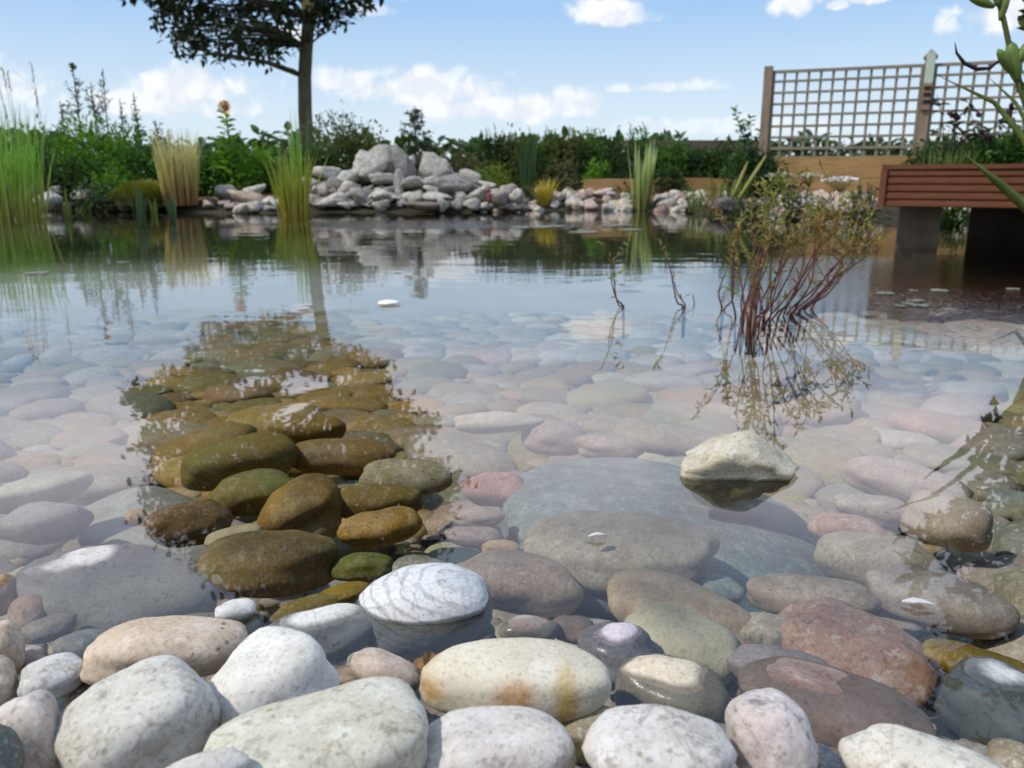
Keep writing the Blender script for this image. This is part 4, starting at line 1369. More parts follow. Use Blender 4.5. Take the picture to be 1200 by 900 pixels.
def make_back():
    rng = random.Random(41)
    shrub("shrub", 396, 12.6, 84, 128, G_OLIVE, "olive flowering shrub right of the tree trunk", n=2200, seed=20, leafL=.07, sprigs=16)
    shrub("shrub", 372, 11.8, 66, 168, G_DARK, "dark shrub at the foot of the tree trunk", n=1600, seed=21)
    shrub("shrub", 428, 13.0, 60, 148, G_OLIVE, "smaller olive shrub behind the largest boulder", n=1300, seed=22, sprigs=14)
    shrub("shrub", 505, 12.6, 60, 176, G_OLIVE, "low olive shrub behind the tall sloping boulder", n=1000, seed=23)
    shrub("shrub", 530, 12.0, 66, 172, G_HEATH, "brownish heath shrub right of the tall sloping boulder", n=1400, seed=24, leafL=.05)
    shrub("shrub", 556, 11.6, 50, 182, G_HEATH, "tan heath shrub behind the lime cushion", n=1000, seed=25, leafL=.05)
    shrub("shrub", 574, 10.9, 46, 193, G_LIME, "lime-green cushion plant on the right slope of the cascade heap", n=1200, leafL=.05, leafW=.018, seed=26, cat="plant", sprigs=4)
    # little conifer
    D = 12.2
    p = at_y(486, 131, D)
    zb = .3
    o = empty("young_conifer", (p.x, D, zb), "small sparse conifer on the skyline above the boulders", "tree")
    st, lf = MB(), MB()
    st.tube([(p.x, D, zb - .05), (p.x, D, p.z)], [.03, .006], 6)
    for k in range(20):
        t = k / 20
        z = zb + .45 + (p.z - zb - .45) * t
        a = k * 2.4
        L = (.30 * (1 - t) + .05) * rng.uniform(.7, 1.2)
        e = Vector((p.x + math.cos(a) * L, D + math.sin(a) * L, z + .06))
        st.tube([(p.x, D, z), e], [.006, .003], 4)
        for _ in range(34):
            q = Vector((p.x, D, z)).lerp(e, .2 + .8 * rng.random())
            lf.leaf(q, Vector((rng.gauss(0, 1), rng.gauss(0, 1), rng.gauss(.3, .6))), .07, .018, rng)
    st.build("trunk", M_STEM, o)
    lf.build("crown", G_GREY, o)
    # hedge of separate bushes
    HG = "bushes of the dark hedge"
    for (u, top, w, D, m, lab) in ((578, 150, 50, 12.6, G_DARK, "spiky dark bush at the left end of the hedge"), (604, 154, 56, 12.4, G_OLIVE, "olive hedge bush behind the dark rush"),
                                   (634, 150, 60, 12.6, G_MID, "hedge bush with feathery tips right of the dark rush"), (664, 146, 58, 12.4, G_OLIVE, "tallest feathery hedge bush left of the pale iris"),
                                   (694, 150, 56, 12.6, G_MID, "mid green hedge bush left of the round-topped one"), (722, 160, 56, 12.2, G_DARK, "low dark hedge bush left of the pale iris"),
                                   (756, 140, 44, 12.4, G_MID, "round-topped taller hedge bush behind the pale iris"), (785, 162, 60, 12.3, G_MID, "mid green hedge bush right of the pale iris"),
                                   (818, 166, 60, 12.2, G_DARK, "flat-topped dark hedge bush in the middle of the right half"), (848, 168, 60, 12.0, G_DARK, "dark hedge bush left of the trellis end bush"),
                                   (886, 166, 60, 9.9, G_DARK, "dark bush under the left trellis post")):
        shrub("hedge_bush", u, D, w, top, m, lab, "bush", n=1600, seed=30, group=HG, spiky=.35, leafL=.07, upright=.4, sprigs=26 if u < 720 else 12)
    for (u, top, w, D, m, lab) in ((655, 190, 44, 11.6, G_HEATH, "brownish bush low in front of the hedge"), (702, 186, 30, 11.5, G_BRIGHT, "small bright green bush in front of the hedge"), (725, 200, 36, 11.4, G_DARK, "small dark bush at the foot of the hedge left of the pale iris"),
                                   (782, 196, 50, 11.3, G_DARK, "small dark bush at the foot of the hedge right of the pale iris"), (915, 178, 36, 10.9, G_OLIVE, "olive shrub climbing on the trellis foot")):
        shrub("shrub", u, D, w, top, m, lab, n=700, seed=50, leafL=.06)
    # twiggy sapling by the trellis
    D = 11.0
    o = empty("sapling", (at_y(880, 190, D).x, D, .25), "thin twiggy sapling rising left of the trellis", "sapling")
    st, lf = MB(), MB()
    for (u, v) in ((860, 128), (878, 132), (872, 150), (893, 150), (850, 160), (866, 142)):
        e = at_y(u, v, D + rng.uniform(-.2, .2))
        b0 = at_y(878, 200, D)
        st.tube([b0, b0.lerp(e, .5) + Vector((.03, 0, .03)), e], [.008, .005, .002], 4)
        for _ in range(16):
            lf.leaf(b0.lerp(e, rng.uniform(.35, 1)), Vector((rng.gauss(0, 1), rng.gauss(0, 1), .5)), .10, .05, rng)
    st.build("stem", M_STEM, o)
    lf.build("foliage", G_MID, o)
    # rushes and irises at the far waterline
    q = at_z(618, 246, 0)
    clump("rush_clump", (q.x, q.y, -.05), 90, (.6, 1.0), .10, (.04, .04), (.0, .12), .012, B_RUSH, "tall dark green rush at the far waterline", "rush", rng)
    q = at_y(638, 232, 9.8)
    clump("golden_grass", (q.x, 9.8, .08), 170, (.2, .36), .07, (.35, .25), (.2, .9), .012, B_GOLD, "short golden yellow grass tuft on the far bank", "grass plant", rng)
    q = at_z(752, 247, 0)
    clump("variegated_iris", (q.x, q.y, -.03), 42, (.55, .90), .10, (.06, .06), (-.05, .18), .042, B_IRIS, "pale variegated iris standing in the water against the hedge", "iris", rng)
    q = at_z(738, 246, 0)
    clump("iris_clump", (q.x, q.y, -.03), 5, (.25, .42), .03, (.1, .1), (.0, .15), .03, B_IRIS, "few pale shoots left of the pale variegated iris", "iris", rng)
    q = at_y(846, 240, 9.2)
    clump("iris_clump", (q.x, 9.2, .0), 70, (.25, .48), .22, (.25, .2), (.1, .6), .018, B_GREEN, "fresh green arching clump at the waterline right of the pale iris", "iris", rng)
    q = at_y(816, 236, 9.4)
    clump("grass_tuft", (q.x, 9.4, .02), 36, (.18, .32), .10, (.2, .2), (.1, .5), .012, B_GREEN, "thin green tuft left of the fresh green arching clump", "grass plant", rng)
    # leaning pale stalks
    for (u0, v0, u1, v1, lab) in ((872, 222, 898, 182, "broad yellow stalk leaning right above the far bank"), (864, 218, 876, 190, "short yellow stalk beside the broad leaning one")):
        a, b_ = at_y(u0, v0, 9.1), at_y(u1, v1, 9.1)
        b = MB()
        b.tube([a - (b_ - a) * .4, a, a.lerp(b_, .6), b_], [.012, .016, .018, .006], 6)
        tag(b.build("leaning_stalk", plain_mat("yellow_stalk", (.33, .30, .09), .6, .3, 30.0), loc=a), lab, "stalk", "leaning yellow stalks")
    # a dark peaty block at the far waterline
    bank_rock(850, 240, 42, 18, 8.95, (.035, .025, .018), "dark peaty block at the foot of the fresh green arching clump", facets=5, group="dark blocks of the bank")
    # grey rail fence behind the hedge
    o = empty("rail_fence", (3.2, 13.8, .3), "low grey timber fence behind the hedge", "fence")
    for z in (.43, .63, .83):
        b = MB()
        b.box((1.0, 13.78, z), (4.0, 13.81, z + .16))
        b.build("rail", M_FENCE, o)
    for i in range(3):
        x = 1.1 + i * 1.4
        b = MB()
        b.box((x, 13.815, .2), (x + .09, 13.9, 1.0))
        b.build("post", M_FENCE, o)
    # far line of trees and hedges
    b = MB()
    for _ in range(5200):
        x = rng.uniform(-75, 75)
        y = 75 + rng.uniform(-3, 3)
        h = 3.3 + 1.2 * noise.noise(Vector((x * .08, 3, 0))) + .7 * noise.noise(Vector((x * .4, 9, 0)))
        b.leaf((x, y, .2 + rng.random() ** .7 * h), Vector((rng.gauss(0, 1), rng.gauss(0, 1), rng.gauss(0, 1))), rng.uniform(.8, 1.4), .7, rng)
    tag(b.build("far_hedge", G_DARK), "far dark hedge line on the horizon", "hedge", kind="stuff")
    # small red ornament on the rocks
    p = at_y(573, 237, 9.65)
    o = empty("garden_ornament", p, "small dark red ornament standing among the white bank rocks", "ornament")
    prof = [(.0, .028), (.02, .034), (.04, .030), (.07, .032), (.095, .026), (.11, .014)]
    b = MB()
    b.tube([(p.x, p.y, p.z + z) for z, _ in prof], [r for _, r in prof], 10)
    b.build("body", M_RED, o, smooth=True)
    b = MB()
    b.tube([(p.x, p.y, p.z + z) for z in (.112, .122, .138, .152, .165)], [.012, .022, .024, .016, .004], 10)
    b.build("head", M_RED, o, smooth=True)


make_back()


# ------------------------------------------------------------------ trellis, sleepers, deck
def make_timber():
    rng = random.Random(51)
    P0 = at_y(893, 190, 10.6)
    P1 = at_y(1076, 190, 9.95)
    d = Vector((P1.x - P0.x, P1.y - P0.y, 0))
    L = d.length
    ang = math.atan2(d.y, d.x)
    zt0, zb = at_y(893, 80, 10.6).z, .62

    def frame(i):
        return Matrix.Translation(Vector((P0.x, P0.y, 0)) + d * i) @ Matrix.Rotation(ang, 4, 'Z')

    for i, lab in ((0, "plain left end post of the trellis"), (1, "taller capped middle post of the trellis"), (2, "right end post of the trellis outside the deck")):
        M = frame(i)
        top = zt0 + (.02 if i != 1 else .02)
        loc = M.translation.copy()
        loc.z = .2
        o = empty("trellis_post", loc, lab, "post", "trellis posts")
        b = MB()
        b.box((-.05, -.05, .15), (.05, .05, top), M)
        b.build("shaft", M_POST, o)
        if i:
            c = MB()
            vs = [M @ Vector(p) for p in ((-.07, -.07, top + .002), (.07, -.07, top + .002), (.07, .07, top + .002), (-.07, .07, top + .002),
                                          (-.07, -.07, top + .03), (.07, -.07, top + .03), (.07, .07, top + .03), (-.07, .07, top + .03), (0, 0, top + .11))]
            c.add(vs, [(3, 2, 1, 0), (0, 1, 5, 4), (1, 2, 6, 5), (2, 3, 7, 6), (3, 0, 4, 7), (4, 5, 8), (5, 6, 8), (6, 7, 8), (7, 4, 8)])
            c.build("cap", M_POST, o)
    for i in range(2):
        M = frame(i)
        ztop = zt0 - .03
        loc = M.translation.copy()
        loc.z = zb
        o = empty("trellis", loc, ("left square-lattice trellis panel against the sky", "right square-lattice trellis panel behind the dark leaves")[i], "trellis", "trellis panels")
        f = MB()
        x0, x1 = .055, L - .055
        f.box((x0, -.02, ztop - .035), (x1, .02, ztop), M)
        f.box((x0, -.02, zb), (x1, .02, zb + .035), M)
        f.box((x0, -.02, zb + .037), (x0 + .03, .02, ztop - .037), M)
        f.box((x1 - .03, -.02, zb + .037), (x1, .02, ztop - .037), M)
        f.build("frame", M_TRELL, o)
        s = MB()
        nx, nz = 12, 8
        for k in range(1, nx):
            x = x0 + (x1 - x0) * k / nx
            s.box((x - .015, .001, zb + .036), (x + .015, .015, ztop - .036), M)
        s.build("upright_slats", M_TRELL, o)
        s = MB()
        for k in range(1, nz):
            z = zb + (ztop - zb) * k / nz
            s.box((x0 + .031, -.015, z - .015), (x1 - .031, -.001, z + .015), M)
        s.build("cross_slats", M_TRELL, o)
    # box hung on the middle post
    M = frame(1)
    loc = (M @ Vector((0, -.08, 1.5)))
    o = empty("insect_house", loc, "narrow box with a pale front and dark slots hung on the middle trellis post", "insect house")
    b = MB()
    b.box((-.045, -.085, 1.45), (.045, -.052, 1.78), M)
    b.build("pale_panel", M_PALE, o)
    b = MB()
    b.box((-.045, -.085, 1.16), (.045, -.052, 1.447), M)
    b.build("back_box", M_POST, o)
    for z in (1.25, 1.33, 1.40):
        b = MB()
        b.box((-.035, -.095, z - .02), (.035, -.0855, z + .018), M)
        b.build("slot", M_DARK, o)
    # sleeper wall
    o = empty("sleeper_wall", (P0.x, P0.y - .45, .2), "low retaining wall of tan timber sleepers below the trellis", "wall")
    M = Matrix.Translation(Vector((P0.x + .05, P0.y - .55, 0))) @ Matrix.Rotation(ang * .8, 4, 'Z')
    for j in range(2):
        x = -.05 if j else .0
        for i in range(3):
            w = 2.35 if (i + j) % 2 else 1.9
            b = MB()
            b.box((x, -.1, .17 + j * .232), (x + w - .008, .1, .17 + j * .232 + .228), M)
            b.build("sleeper", M_SLEEP, o)
            x += w
    o = empty("timber_edging", (at_y(700, 220, 11.2).x, 11.2, .2), "low tan timber edging in front of the dark hedge left of the sleeper wall", "edging")
    x = at_y(684, 220, 11.2).x
    for i in range(3):
        b = MB()
        w = .86
        b.box((x + i * w, 11.2 + .03 * i, .12), (x + (i + 1) * w - .006, 11.26 + .03 * i, .385 + .012 * (i % 2)))
        b.build("board", M_SLEEP, o)
    # bare soil behind the wall, in one raised bed
    b = MB()
    b.box((-.05, .105, .1), (6.0, 1.9, .60), M)
    tag(b.build("raised_ground", plain_mat("bed_soil", (.12, .075, .035), .95, .5, 18.0)), kind="structure")
    # deck on piers over the water
    A = at_y(1031, 221, 4.78)
    B = at_y(1200, 221, 4.45)
    dd = Vector((B.x - A.x, B.y - A.y, 0))
    an = math.atan2(dd.y, dd.x)
    MD = Matrix.Translation((A.x, A.y, 0)) @ Matrix.Rotation(an, 4, 'Z')
    # the left side runs back along the line of sight
    back = math.atan2(A.x, A.y) + .0
    W = 3.4
    DEP = 2.7
    zt, zb = .445, .235
    o = empty("deck", (A.x, A.y, 0), "red-brown stained timber deck with a grooved fascia on piers over the water", "deck")
    fb = MB()
    n = 5
    hh = (zt - zb) / n
    prof = []
    for i in range(n):
        z0 = zb + i * hh
        prof += [(-.012, z0 + .004), (-.022, z0 + .010), (-.022, z0 + hh - .010), (-.012, z0 + hh - .004)]
    prof = prof + [(.012, zt - .004), (.012, zb + .004)]
    k = len(prof)
    vs = [MD @ Vector((.035, y, z)) for y, z in prof] + [MD @ Vector((W, y, z)) for y, z in prof]
    fs = [(i, i + k, (i + 1) % k + k, (i + 1) % k) for i in range(k)] + [tuple(range(k)), tuple(reversed(range(k, 2 * k)))]
    fb.add(vs, fs)
    fb.build("fascia_board", M_DECK, o)
    e = MB()
    e.box((0, -.035, zb - .008), (.032, .03, zt + .0), MD)
    e.build("corner_trim", M_DECK, o)
    # boards on top; left edge follows the splayed side
    tanb = math.tan(back + an)
    side = lambda y: y * tanb
    nb = 18
    for i in range(nb):
        y0, y1 = -.03 + i * (DEP / nb), -.03 + (i + 1) * (DEP / nb) - .006
        q = MB()
        vs = [MD @ Vector(p) for p in ((side(y0), y0, zt + .002), (W, y0, zt + .002), (W, y1, zt + .002), (side(y1), y1, zt + .002),
                                       (side(y0), y0, zt + .026), (W, y0, zt + .026), (W, y1, zt + .026), (side(y1), y1, zt + .026))]
        q.add(vs, [(3, 2, 1, 0), (4, 5, 6, 7), (0, 1, 5, 4), (1, 2, 6, 5), (2, 3, 7, 6), (3, 0, 4, 7)])
        q.build("deck_board", M_DECK, o)
    for i in range(6):
        x = .35 + i * .55
        q = MB()
        q.box((x, .02, zb + .03), (x + .045, DEP - .1, zt - .002), MD)
        q.build("joist", M_FENCE, o)
    q = MB()
    q.box((1.25, DEP - .06, -.5), (W, DEP - .03, zt - .004), MD)  # added board that keeps light out from under the deck
    q.build("rear_shade_board", M_FENCE, o)
    for (u0, u1, yy) in ((1056, 1099, .16), (1142, 1215, 1.0)):
        c0 = at_y((u0 + u1) / 2, 260, A.y + yy - .05)
        hw = (u1 - u0) / 2 * (A.y + yy) / FPX
        q = MB()
        Mx = Matrix.Translation((c0.x, c0.y, 0)) @ Matrix.Rotation(an, 4, 'Z')
        q.box((-hw, -.09, -.7), (hw, .09, zb + .028), Mx)
        q.build("pier", M_PIER if yy < .5 else M_SHADEPIER, o)
    # planting behind the deck
    for (u, top, w, D, m, lab) in ((1100, 168, 70, 8.6, G_DARK, "dark low shrub at the foot of the middle trellis post"), (1150, 165, 70, 8.4, G_MID, "green shrub behind the deck near the right edge"),
                                   (1185, 160, 60, 8.5, G_MID, "leafy shrub behind the deck at the right edge"), (1215, 150, 80, 8.4, G_DARK, "dark shrub behind the deck cut by the right edge")):
        shrub("shrub", u, D, w, top, m, lab, n=1000, seed=60, leafL=.06, base_z=.42)
    q = at_y(1112, 190, 8.2)
    clump("grass_tuft", (q.x, 8.2, .5), 60, (.12, .25), .25, (.2, .2), (.0, .5), .012, B_GREEN, "grassy tuft between deck and trellis", "grass plant", rng, ell=.4)
    D = 8.3
    o = empty("rose_bush", (at_y(1130, 180, D).x, D, .45), "tall stems with dark purple leaves before the right trellis panel", "rose")
    st, lf, l2 = MB(), MB(), MB()
    for (u, v) in ((1098, 110), (1112, 130), (1120, 142), (1135, 120), (1150, 138), (1170, 140), (1185, 128), (1128, 155), (1160, 155), (1145, 150)):
        e = at_y(u, v, D + rng.uniform(-.15, .15))
        b0 = at_y(u + rng.uniform(-6, 12), 186, D)
        st.tube([b0, b0.lerp(e, .5) + Vector((.02, 0, .02)), e], [.006, .004, .002], 4)
        for _ in range(5):
            lf.leaf(b0.lerp(e, rng.uniform(.75, 1)), Vector((rng.gauss(0, 1), rng.gauss(0, .6), rng.gauss(0, .6))), .11, .055, rng)
        for _ in range(14):
            l2.leaf(b0.lerp(e, rng.uniform(.1, .9)), Vector((rng.gauss(0, 1), rng.gauss(0, .6), rng.gauss(.3, .6))), .07, .03, rng)
    st.build("stem", M_STEM, o)
    lf.build("purple_foliage", G_PURPLE, o)
    l2.build("foliage", G_GREY, o)
    # umbels and cloud-grey plants on the right bank
    for (u, v, w, D, mat, lab) in ((986, 211, 40, 7.9, M_WHITEFL_GLINT, "flat white flower umbel between the sleepers and the deck"), (914, 206, 34, 8.0, M_CREAM, "cream seed umbel left of the white flower umbel"),
                                   (948, 207, 30, 8.1, M_CREAM, "faded cream umbel next to the white flower umbel"), (1003, 228, 28, 7.7, M_CREAM, "low cream umbel below the white flower umbel")):
        p = at_y(u, v, D)
        o = empty("umbel_flower", (p.x, D, bed_z(p.x, D)), lab, "flower", "umbel flowers on the right bank")
        st, fl = MB(), MB()
        rr = w / 2 * D / FPX
        b0 = Vector((p.x - .02, D, bed_z(p.x, D) - .03))
        hub = p - Vector((0, 0, rr * .7))
        st.tube([b0, hub], [.006, .004], 5)
        for _ in range(46):
            a, t = rng.uniform(0, 6.28), math.sqrt(rng.random())
            e = p + Vector((math.cos(a) * rr * t, math.sin(a) * rr * t, .03 * (1 - t * t) - .01))
            st.tube([hub, e], [.002, .0015], 3)
            for _ in range(5):
                fl.leaf(e + Vector((rng.gauss(0, .008), rng.gauss(0, .008), rng.gauss(0, .004))), Vector((rng.gauss(0, 1), rng.gauss(0, 1), .6)), .022, .018, rng)
        st.build("stem", M_GSTEM, o)
        fl.build("flower_head", mat, o)
    for (u, top, w, D, m, lab) in ((1015, 212, 50, 7.6, G_GREY, "cloudy grey-green plant against the deck corner"), (930, 214, 44, 7.9, G_OLIVE, "olive feathery plant on the right bank"), (880, 228, 40, 8.2, G_GREY, "grey-green tuft by the dark peaty block"),
                                   (965, 232, 40, 7.5, G_MARSH, "tan-green marsh plant below the white umbel"), (1120, 236, 40, 6.9, G_BRIGHT, "green waterside plant seen beneath the deck")):
        shrub("bank_plant", u, D, w, top, m, lab, "plant", n=420, seed=70, leafL=.045, leafW=.016, base_z=-.02, spiky=.5)


make_timber()


# ------------------------------------------------------------------ red stemmed plant in the water
def make_marsh():
    rng = random.Random(61)

    def stalk(root, u0, v0, u1, v1, Y, r=.0031, leafy=1.0, bend=.014, seed=0, mix=True):
        a = at_z(u0, v0, -.12)
        a = Vector((at_z(u0, v0, 0).x, at_z(u0, v0, 0).y, 0))
        e = at_y(u1, v1, a.y + Y)
        m1 = a.lerp(e, .3) + Vector((rng.gauss(0, bend), 0, -.02 + rng.gauss(0, .01)))
        m2 = a.lerp(e, .65) + Vector((rng.gauss(0, bend), 0, rng.gauss(0, .012)))
        b = MB()
        lowp = a + Vector((-(m1 - a).x * .2, 0, -.10))
        key = [lowp, a, m1, m2, e, e + (e - m2) * .3]
        path, rads = [lowp], [r]
        for i in range(1, 4):
            for j in range(4):
                t = j / 4
                p0, p1, p2, p3 = key[i - 1], key[i], key[i + 1], key[i + 2]
                path.append(.5 * ((2 * p1) + (p2 - p0) * t + (2 * p0 - 5 * p1 + 4 * p2 - p3) * t * t + (3 * p1 - p0 - 3 * p2 + p3) * t ** 3))
                rads.append(r * (1 - .65 * (i - 1 + t) / 3))
        path.append(e)
        rads.append(r * .35)
        b.tube(path, rads, 6)
        so = b.build("stem", M_REDSTEM, root, smooth=True)
        lf = MB()
        def pos(t):
            return a.lerp(m1, t / .3) if t < .3 else (m1.lerp(m2, (t - .3) / .35) if t < .65 else m2.lerp(e, (t - .65) / .35))
        for _ in range(int(14 * leafy)):
            t = rng.uniform(.14, 1.0) ** .8
            d = Vector((rng.gauss(0, .7), rng.gauss(0, .7), rng.gauss(.8, .5)))
            lf.leaf(pos(t), d, rng.uniform(.018, .045), rng.uniform(.004, .008), rng)
        for _ in range(int(3 * leafy)):
            t = rng.uniform(.55, .95)
            q = pos(t)
            e2 = q + Vector((rng.gauss(0, .035), rng.gauss(0, .03), rng.uniform(.03, .09)))
            lf.tube([q, e2], [.0015, .0008], 3)
            for _ in range(7):
                lf.leaf(q.lerp(e2, rng.uniform(.4, 1.15)), Vector((rng.gauss(0, .8), rng.gauss(0, .8), rng.gauss(.6, .5))), rng.uniform(.014, .03), .007, rng)
        if lf.v:
            ob = lf.build("foliage", G_MARSH)
            ob.parent = so
            ob.matrix_parent_inverse = Matrix.Translation(root.location).inverted()
            ob.matrix_parent_inverse = Matrix.Identity(4)
        return so

    b0 = at_z(890, 372, 0)
    root = empty("marsh_plant", (0, 0, 0), "fan of red-stemmed water plant with feathery olive tops in mid pond", "water plant")
    for (u0, v0, u1, v1, Y, lf) in ((846, 362, 858, 268, .05, .9), (848, 364, 872, 250, .15, 1.0), (862, 372, 868, 262, 0, .7), (868, 374, 905, 232, .2, 1.3), (878, 376, 898, 215, .1, 1.4), (880, 376, 915, 240, .0, 1.2),
                                    (886, 378, 925, 205, .2, 1.5), (890, 378, 945, 248, .1, 1.2), (894, 376, 932, 225, .0, 1.4), (898, 378, 968, 250, .1, 1.2), (905, 374, 990, 262, .0, 1.2), (912, 372, 1003, 240, .2, 1.4), (918, 370, 985, 215, .25, 1.4),
                                    (922, 368, 1018, 268, .1, 1.2), (930, 366, 1010, 305, -.05, .8), (936, 366, 1000, 285, .05, 1.1), (942, 364, 1030, 258, .2, 1.3), (870, 376, 884, 258, .1, .8), (876, 378, 905, 275, .05, .7), (888, 379, 918, 262, .1, .9), (902, 376, 950, 232, .15, 1.2), (926, 369, 1012, 282, .0, .9), (934, 367, 1035, 288, .1, 1.0), (928, 368, 978, 228, .2, 1.1), (896, 377, 905, 210, .25, 1.1), (884, 377, 955, 262, .1, .8), (872, 374, 842, 240, .2, .9), (884, 376, 880, 235, .2, 1.2), (950, 362, 1022, 236, .25, 1.2)):
        stalk(root, u0, v0, u1, v1, Y, leafy=lf)
    root2 = empty("marsh_plant", (0, 0, 0), "lone bent red-stemmed sprig left of the fan of water plant", "water plant")
    for a in ((800, 360, 772, 282, 0, .6), (802, 360, 790, 330, .0, .3), (803, 358, 812, 345, 0, .1)):
        stalk(root2, *a[:5], r=.0032, leafy=a[5], bend=.006)
    root3 = empty("marsh_plant", (0, 0, 0), "leftmost thin sprig of red-stemmed water plant", "water plant")
    for a in ((730, 360, 708, 284, 0, .5), (731, 360, 716, 310, .0, .4)):
        stalk(root3, *a[:5], r=.003, leafy=a[5], bend=.005)


make_marsh()


# ------------------------------------------------------------------ iris and overhanging shrub at the right, floating things
def make_right():
    rng = random.Random(71)
    D = 2.4
    root = empty("seed_iris", (1.72, D, -.15), "foreground iris stalk with green seed pods at the right edge", "iris")
    b = MB()
    q = [Vector((1.70, D + .02, -.15)), at_y(1232, 330, D), at_y(1215, 160, D), at_y(1197, 106, D), at_y(1186, 75, D)]
    b.tube(q, [.013, .012, .010, .009, .007], 8)
    q2 = [at_y(1197, 106, D), at_y(1183, 55, D), at_y(1176, 22, D), at_y(1168, -6, D), at_y(1170, -30, D)]
    b.tube(q2, [.009, .0075, .007, .007, .005], 8)
    b.build("stalk", M_GSTEM, root, smooth=True)
    podm = plain_mat("green_seed_pod", (.13, .20, .04), .45, .35, 60.0)

    def pod(c, ax, L, r):
        L, r = L * 1.74, r * 1.25
        p = MB()
        ax = ax.normalized()
        n = 9
        pts = [c + ax * (L * (i / (n - 1) - .5)) for i in range(n)]
        rad = [r * (.25 + .75 * math.sin(math.pi * (i + .35) / (n - .1)) ** .8) for i in range(n)]
        rad[-1] = r * .12
        p.tube(pts, rad, 9)
        return p.build("seed_pod", podm, root, smooth=True)
    V3 = Vector
    pod(at_y(1188, 72, D), V3((-.35, 0, 1)), .065, .016)
    pod(at_y(1178, 72, D - .01), V3((-.75, -.2, .8)), .05, .011)
    pod(at_y(1199, 62, D - .01), V3((.5, -.2, 1)), .06, .012)
    pod(at_y(1150, 2, D), V3((-1, 0, .35)), .045, .010)
    pod(at_y(1177, 4, D), V3((.1, 0, 1)), .05, .010)
    pod(at_y(1166, -12, D), V3((-.3, .1, 1)), .05, .010)
    # withered curling sepal
    w = MB()
    w.tube([at_y(u, v, D) for u, v in ((1172, 70), (1160, 80), (1145, 81), (1130, 74), (1121, 62), (1119, 50))], [.003, .005, .006, .0055, .0035, .001], 6)
    w.build("withered_sepal", plain_mat("withered_brown", (.035, .018, .022), .6, .3, 60.0), root, smooth=True)

    def strap(pix, wid, mat, dz=0.0):
        m = MB()
        pts = [at_y(u, v, d) for u, v, d in pix]
        wid = wid * 1.74
        n = len(pts)
        for i, p in enumerate(pts):
            dr = (pts[min(i + 1, n - 1)] - pts[max(i - 1, 0)]).normalized()
            sd = dr.cross(Vector((0, 1, .25))).normalized()
            nn = sd.cross(dr)
            t = i / (n - 1)
            ww = wid * (1 - t ** 2.2) * .5 + .0006
            m.v += [p - sd * ww, p + nn * ww * .3, p + sd * ww, p - nn * ww * .12]
        for i in range(n - 1):
            o = i * 4
            m.f += [(o, o + 1, o + 5, o + 4), (o + 1, o + 2, o + 6, o + 5), (o + 2, o + 3, o + 7, o + 6), (o + 3, o, o + 4, o + 7)]
        return m.build("leaf", mat, root, smooth=True)
    bl = leaf_mat("iris_strap_leaf", (.17, .24, .05), (.24, .30, .08), (.15, .20, .04), nscale=14.0)
    strap([(1290, 380, 2.37), (1245, 290, 2.33), (1205, 244, 2.30), (1165, 210, 2.26), (1132, 182, 2.23)], .022, bl)
    strap([(1262, 420, 2.44), (1235, 260, 2.47), (1200, 162, 2.51), (1165, 120, 2.52), (1098, 92 - 4, 2.54)], .014, bl)
    strap([(1258, 480, 2.37), (1240, 300, 2.33), (1222, 180, 2.33), (1190, 120, 2.35), (1160, 92, 2.37)], .010, bl)
    strap([(1300, 520, 2.26), (1270, 380, 2.09), (1240, 300, 2.00), (1228, 240, 1.95)], .02, bl)
    strap([(1255, 560, 2.40), (1232, 470, 2.37), (1208, 410, 2.33), (1190, 388, 2.31), (1158, 402, 2.30)], .012, bl)
    for _ in range(4):
        u = rng.uniform(1262, 1330)
        strap([(u, 390, 2.4), (u + rng.uniform(-10, 30), 280, 2.4), (u + rng.uniform(-5, 60), 150, 2.4), (u + rng.uniform(0, 90), 20, 2.4)], .02, bl)
    # shrub leaning over the water outside the frame; its leaves are seen mirrored
    o = empty("overhanging_shrub", (3.1, 3.4, -.1), "leafy shrub leaning over the water at the right, seen mirrored in the pond", "shrub")
    st, lf = MB(), MB()
    base = Vector((3.1, 3.4, -.15))
    for (u, v, r) in ((1130, 585, .03), (1100, 640, .06), (1078, 648, .04), (1072, 665, .025), (1130, 625, .07), (1160, 600, .10), (1185, 560, .10), (1150, 660, .09), (1185, 640, .12), (1200, 600, .12), (1170, 690, .10), (1195, 690, .12), (1150, 720, .08),
                      (1130, 745, .06), (1180, 740, .11), (1205, 760, .12), (1120, 725, .04), (1150, 760, .05), (1085, 795, .045), (1070, 790, .03), (1080, 815, .035), (1195, 530, .08), (1175, 515, .05), (1230, 650, .2), (1230, 720, .2), (1240, 580, .2),
                      (1220, 800, .15), (1180, 790, .05)):
        c = mirror_y(u, v, 3.3 + rng.uniform(-.15, .15))
        mid = base.lerp(c, .5) + Vector((.15, 0, .25))
        st.tube([base, mid, base.lerp(c, .8) + Vector((.05, 0, .12)), c], [.014, .009, .005, .002], 5)
        for _ in range(int(44 * (r / .08) ** 1.4) + 8):
            g = Vector((rng.gauss(0, r), rng.gauss(0, r), rng.gauss(0, r)))
            d = Vector((rng.gauss(0, .8), rng.gauss(0, .8), rng.gauss(-.2, .6)))
            s = rng.uniform(.7, 1.3)
            pu, pv, _ = proj(c + g)
            if pu < 1206 and pv > -9:
                continue
            lf.leaf(c + g, d, .07 * s, .04 * s, rng)
    st.build("branch", M_STEM, o)
    lf.build("foliage", leaf_mat("overhang_leaf", (.05, .06, .010), (.10, .10, .02)), o)


make_right()


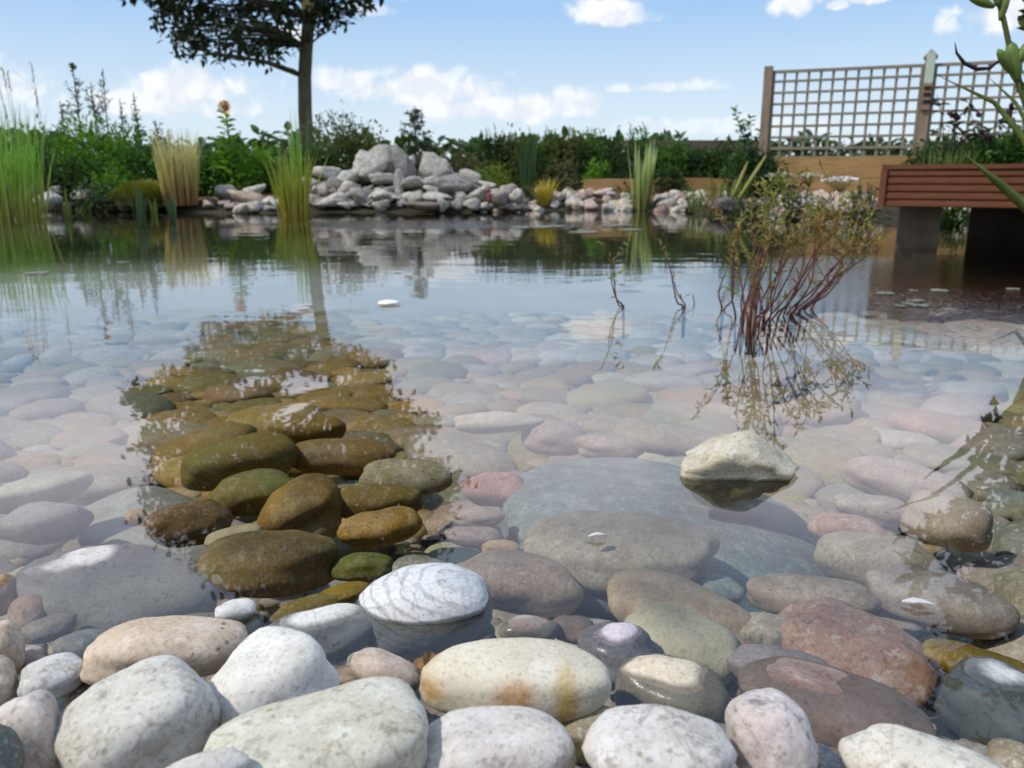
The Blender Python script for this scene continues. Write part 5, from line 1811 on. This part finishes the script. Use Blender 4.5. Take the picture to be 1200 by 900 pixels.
def make_floating():
    rng = random.Random(81)
    # white feathers and bits on the water
    for (u, v, L, ang, lab) in ((700, 629, .022, .1, "small white feather floating over the long grey-tan stone"), (1077, 708, .030, -.3, "white feather floating over the broad lilac-grey stone"), (893, 4000, 0, 0, "")):
        if not L:
            continue
        p = at_z(u, v, .003)
        b = MB()
        d = Vector((math.cos(ang), math.sin(ang), 0))
        s = Vector((-d.y, d.x, 0))
        n = 7
        top, bot = [], []
        for i in range(n):
            t = i / (n - 1)
            w = L * .16 * math.sin(math.pi * (.08 + t * .9)) * rng.uniform(.6, 1.2)
            c = p + d * (L * (t - .5)) + Vector((0, 0, .003 * math.sin(t * 3)))
            top.append((c + s * w, c - s * w))
        for a, q in top:
            b.v += [a, q, a + Vector((0, 0, .0012)), q + Vector((0, 0, .0012))]
        for i in range(n - 1):
            o = i * 4
            b.f += [(o, o + 1, o + 5, o + 4), (o + 2, o + 6, o + 7, o + 3), (o, o + 4, o + 6, o + 2), (o + 1, o + 3, o + 7, o + 5)]
        tag(b.build("feather", M_FEATH, loc=p), lab, "feather")
    # sun glint on the water, shaped as a flat white disc
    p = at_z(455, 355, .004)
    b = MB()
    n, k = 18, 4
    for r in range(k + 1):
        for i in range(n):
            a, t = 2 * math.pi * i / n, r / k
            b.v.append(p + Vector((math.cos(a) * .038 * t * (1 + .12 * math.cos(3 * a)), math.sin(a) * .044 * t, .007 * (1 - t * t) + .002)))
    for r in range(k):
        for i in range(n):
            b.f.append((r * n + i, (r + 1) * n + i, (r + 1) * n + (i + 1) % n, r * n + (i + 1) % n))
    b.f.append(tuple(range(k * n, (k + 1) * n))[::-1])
    tag(b.build("glint_disc", M_WHITEFL_GLINT, smooth=True, loc=p), "bright white oval disc standing for the sun glint on the open water", "petal")

    # flat pale leaves
    pads = []
    for i in range(9):
        pads.append((rng.uniform(600, 745), rng.uniform(261, 272), rng.uniform(.06, .12), "pale lily pad floating before the golden grass tuft", "lily pads before the golden grass"))
    for i in range(8):
        pads.append((rng.uniform(1035, 1190), rng.uniform(338, 362), rng.uniform(.012, .035), "pale scrap floating on the brown reflection of the deck", "pale scraps floating by the deck"))
    for i in range(2):
        pads.append((rng.uniform(40, 150), rng.uniform(290, 330), rng.uniform(.03, .06), "pale scrap floating in the dark reflection at the left", "pale scraps floating at the left"))
    for u, v, r, lab, grp in pads:
        p = at_z(u, v, .004)
        b = MB()
        n = 14
        ring = []
        a0 = rng.uniform(0, 6.28)
        for i in range(n):
            a = a0 + .25 + (6.283 - .5) * i / (n - 1)
            ring.append(p + Vector((math.cos(a) * r * rng.uniform(.85, 1.05), math.sin(a) * r * rng.uniform(.8, 1.0), rng.uniform(0, .003))))
        dn = Vector((0, 0, -.003))
        b.v = [p] + ring + [p + dn] + [q + dn for q in ring]
        b.f = [(0, i, i + 1) for i in range(1, n)] + [(n + 1, n + 2 + i, n + 1 + i) for i in range(1, n)]
        b.f += [(i, n + 1 + i, n + 2 + i, i + 1) for i in range(1, n)] + [(0, n + 1, n + 2, 1), (n, 2 * n + 1, n + 1, 0)]
        tag(b.build("lily_pad" if "lily" in lab else "floating_scrap", M_PAD, loc=p), lab, "lily pad" if "lily" in lab else "floating leaf", grp)
    # brown drowned leaf by the rust-stained stone
    p = at_z(498, 790, .004)
    b = MB()
    for k in range(3):
        b.leaf(p + Vector((0, 0, .003 * k)), Vector((-.6 + k * .4, 1, .12)), .024, .012, rng)
    tag(b.build("brown_leaf", M_OLDLEAF, loc=p), "brown dead leaf stuck at the left end of the rust-stained stone", "leaf")


make_floating()
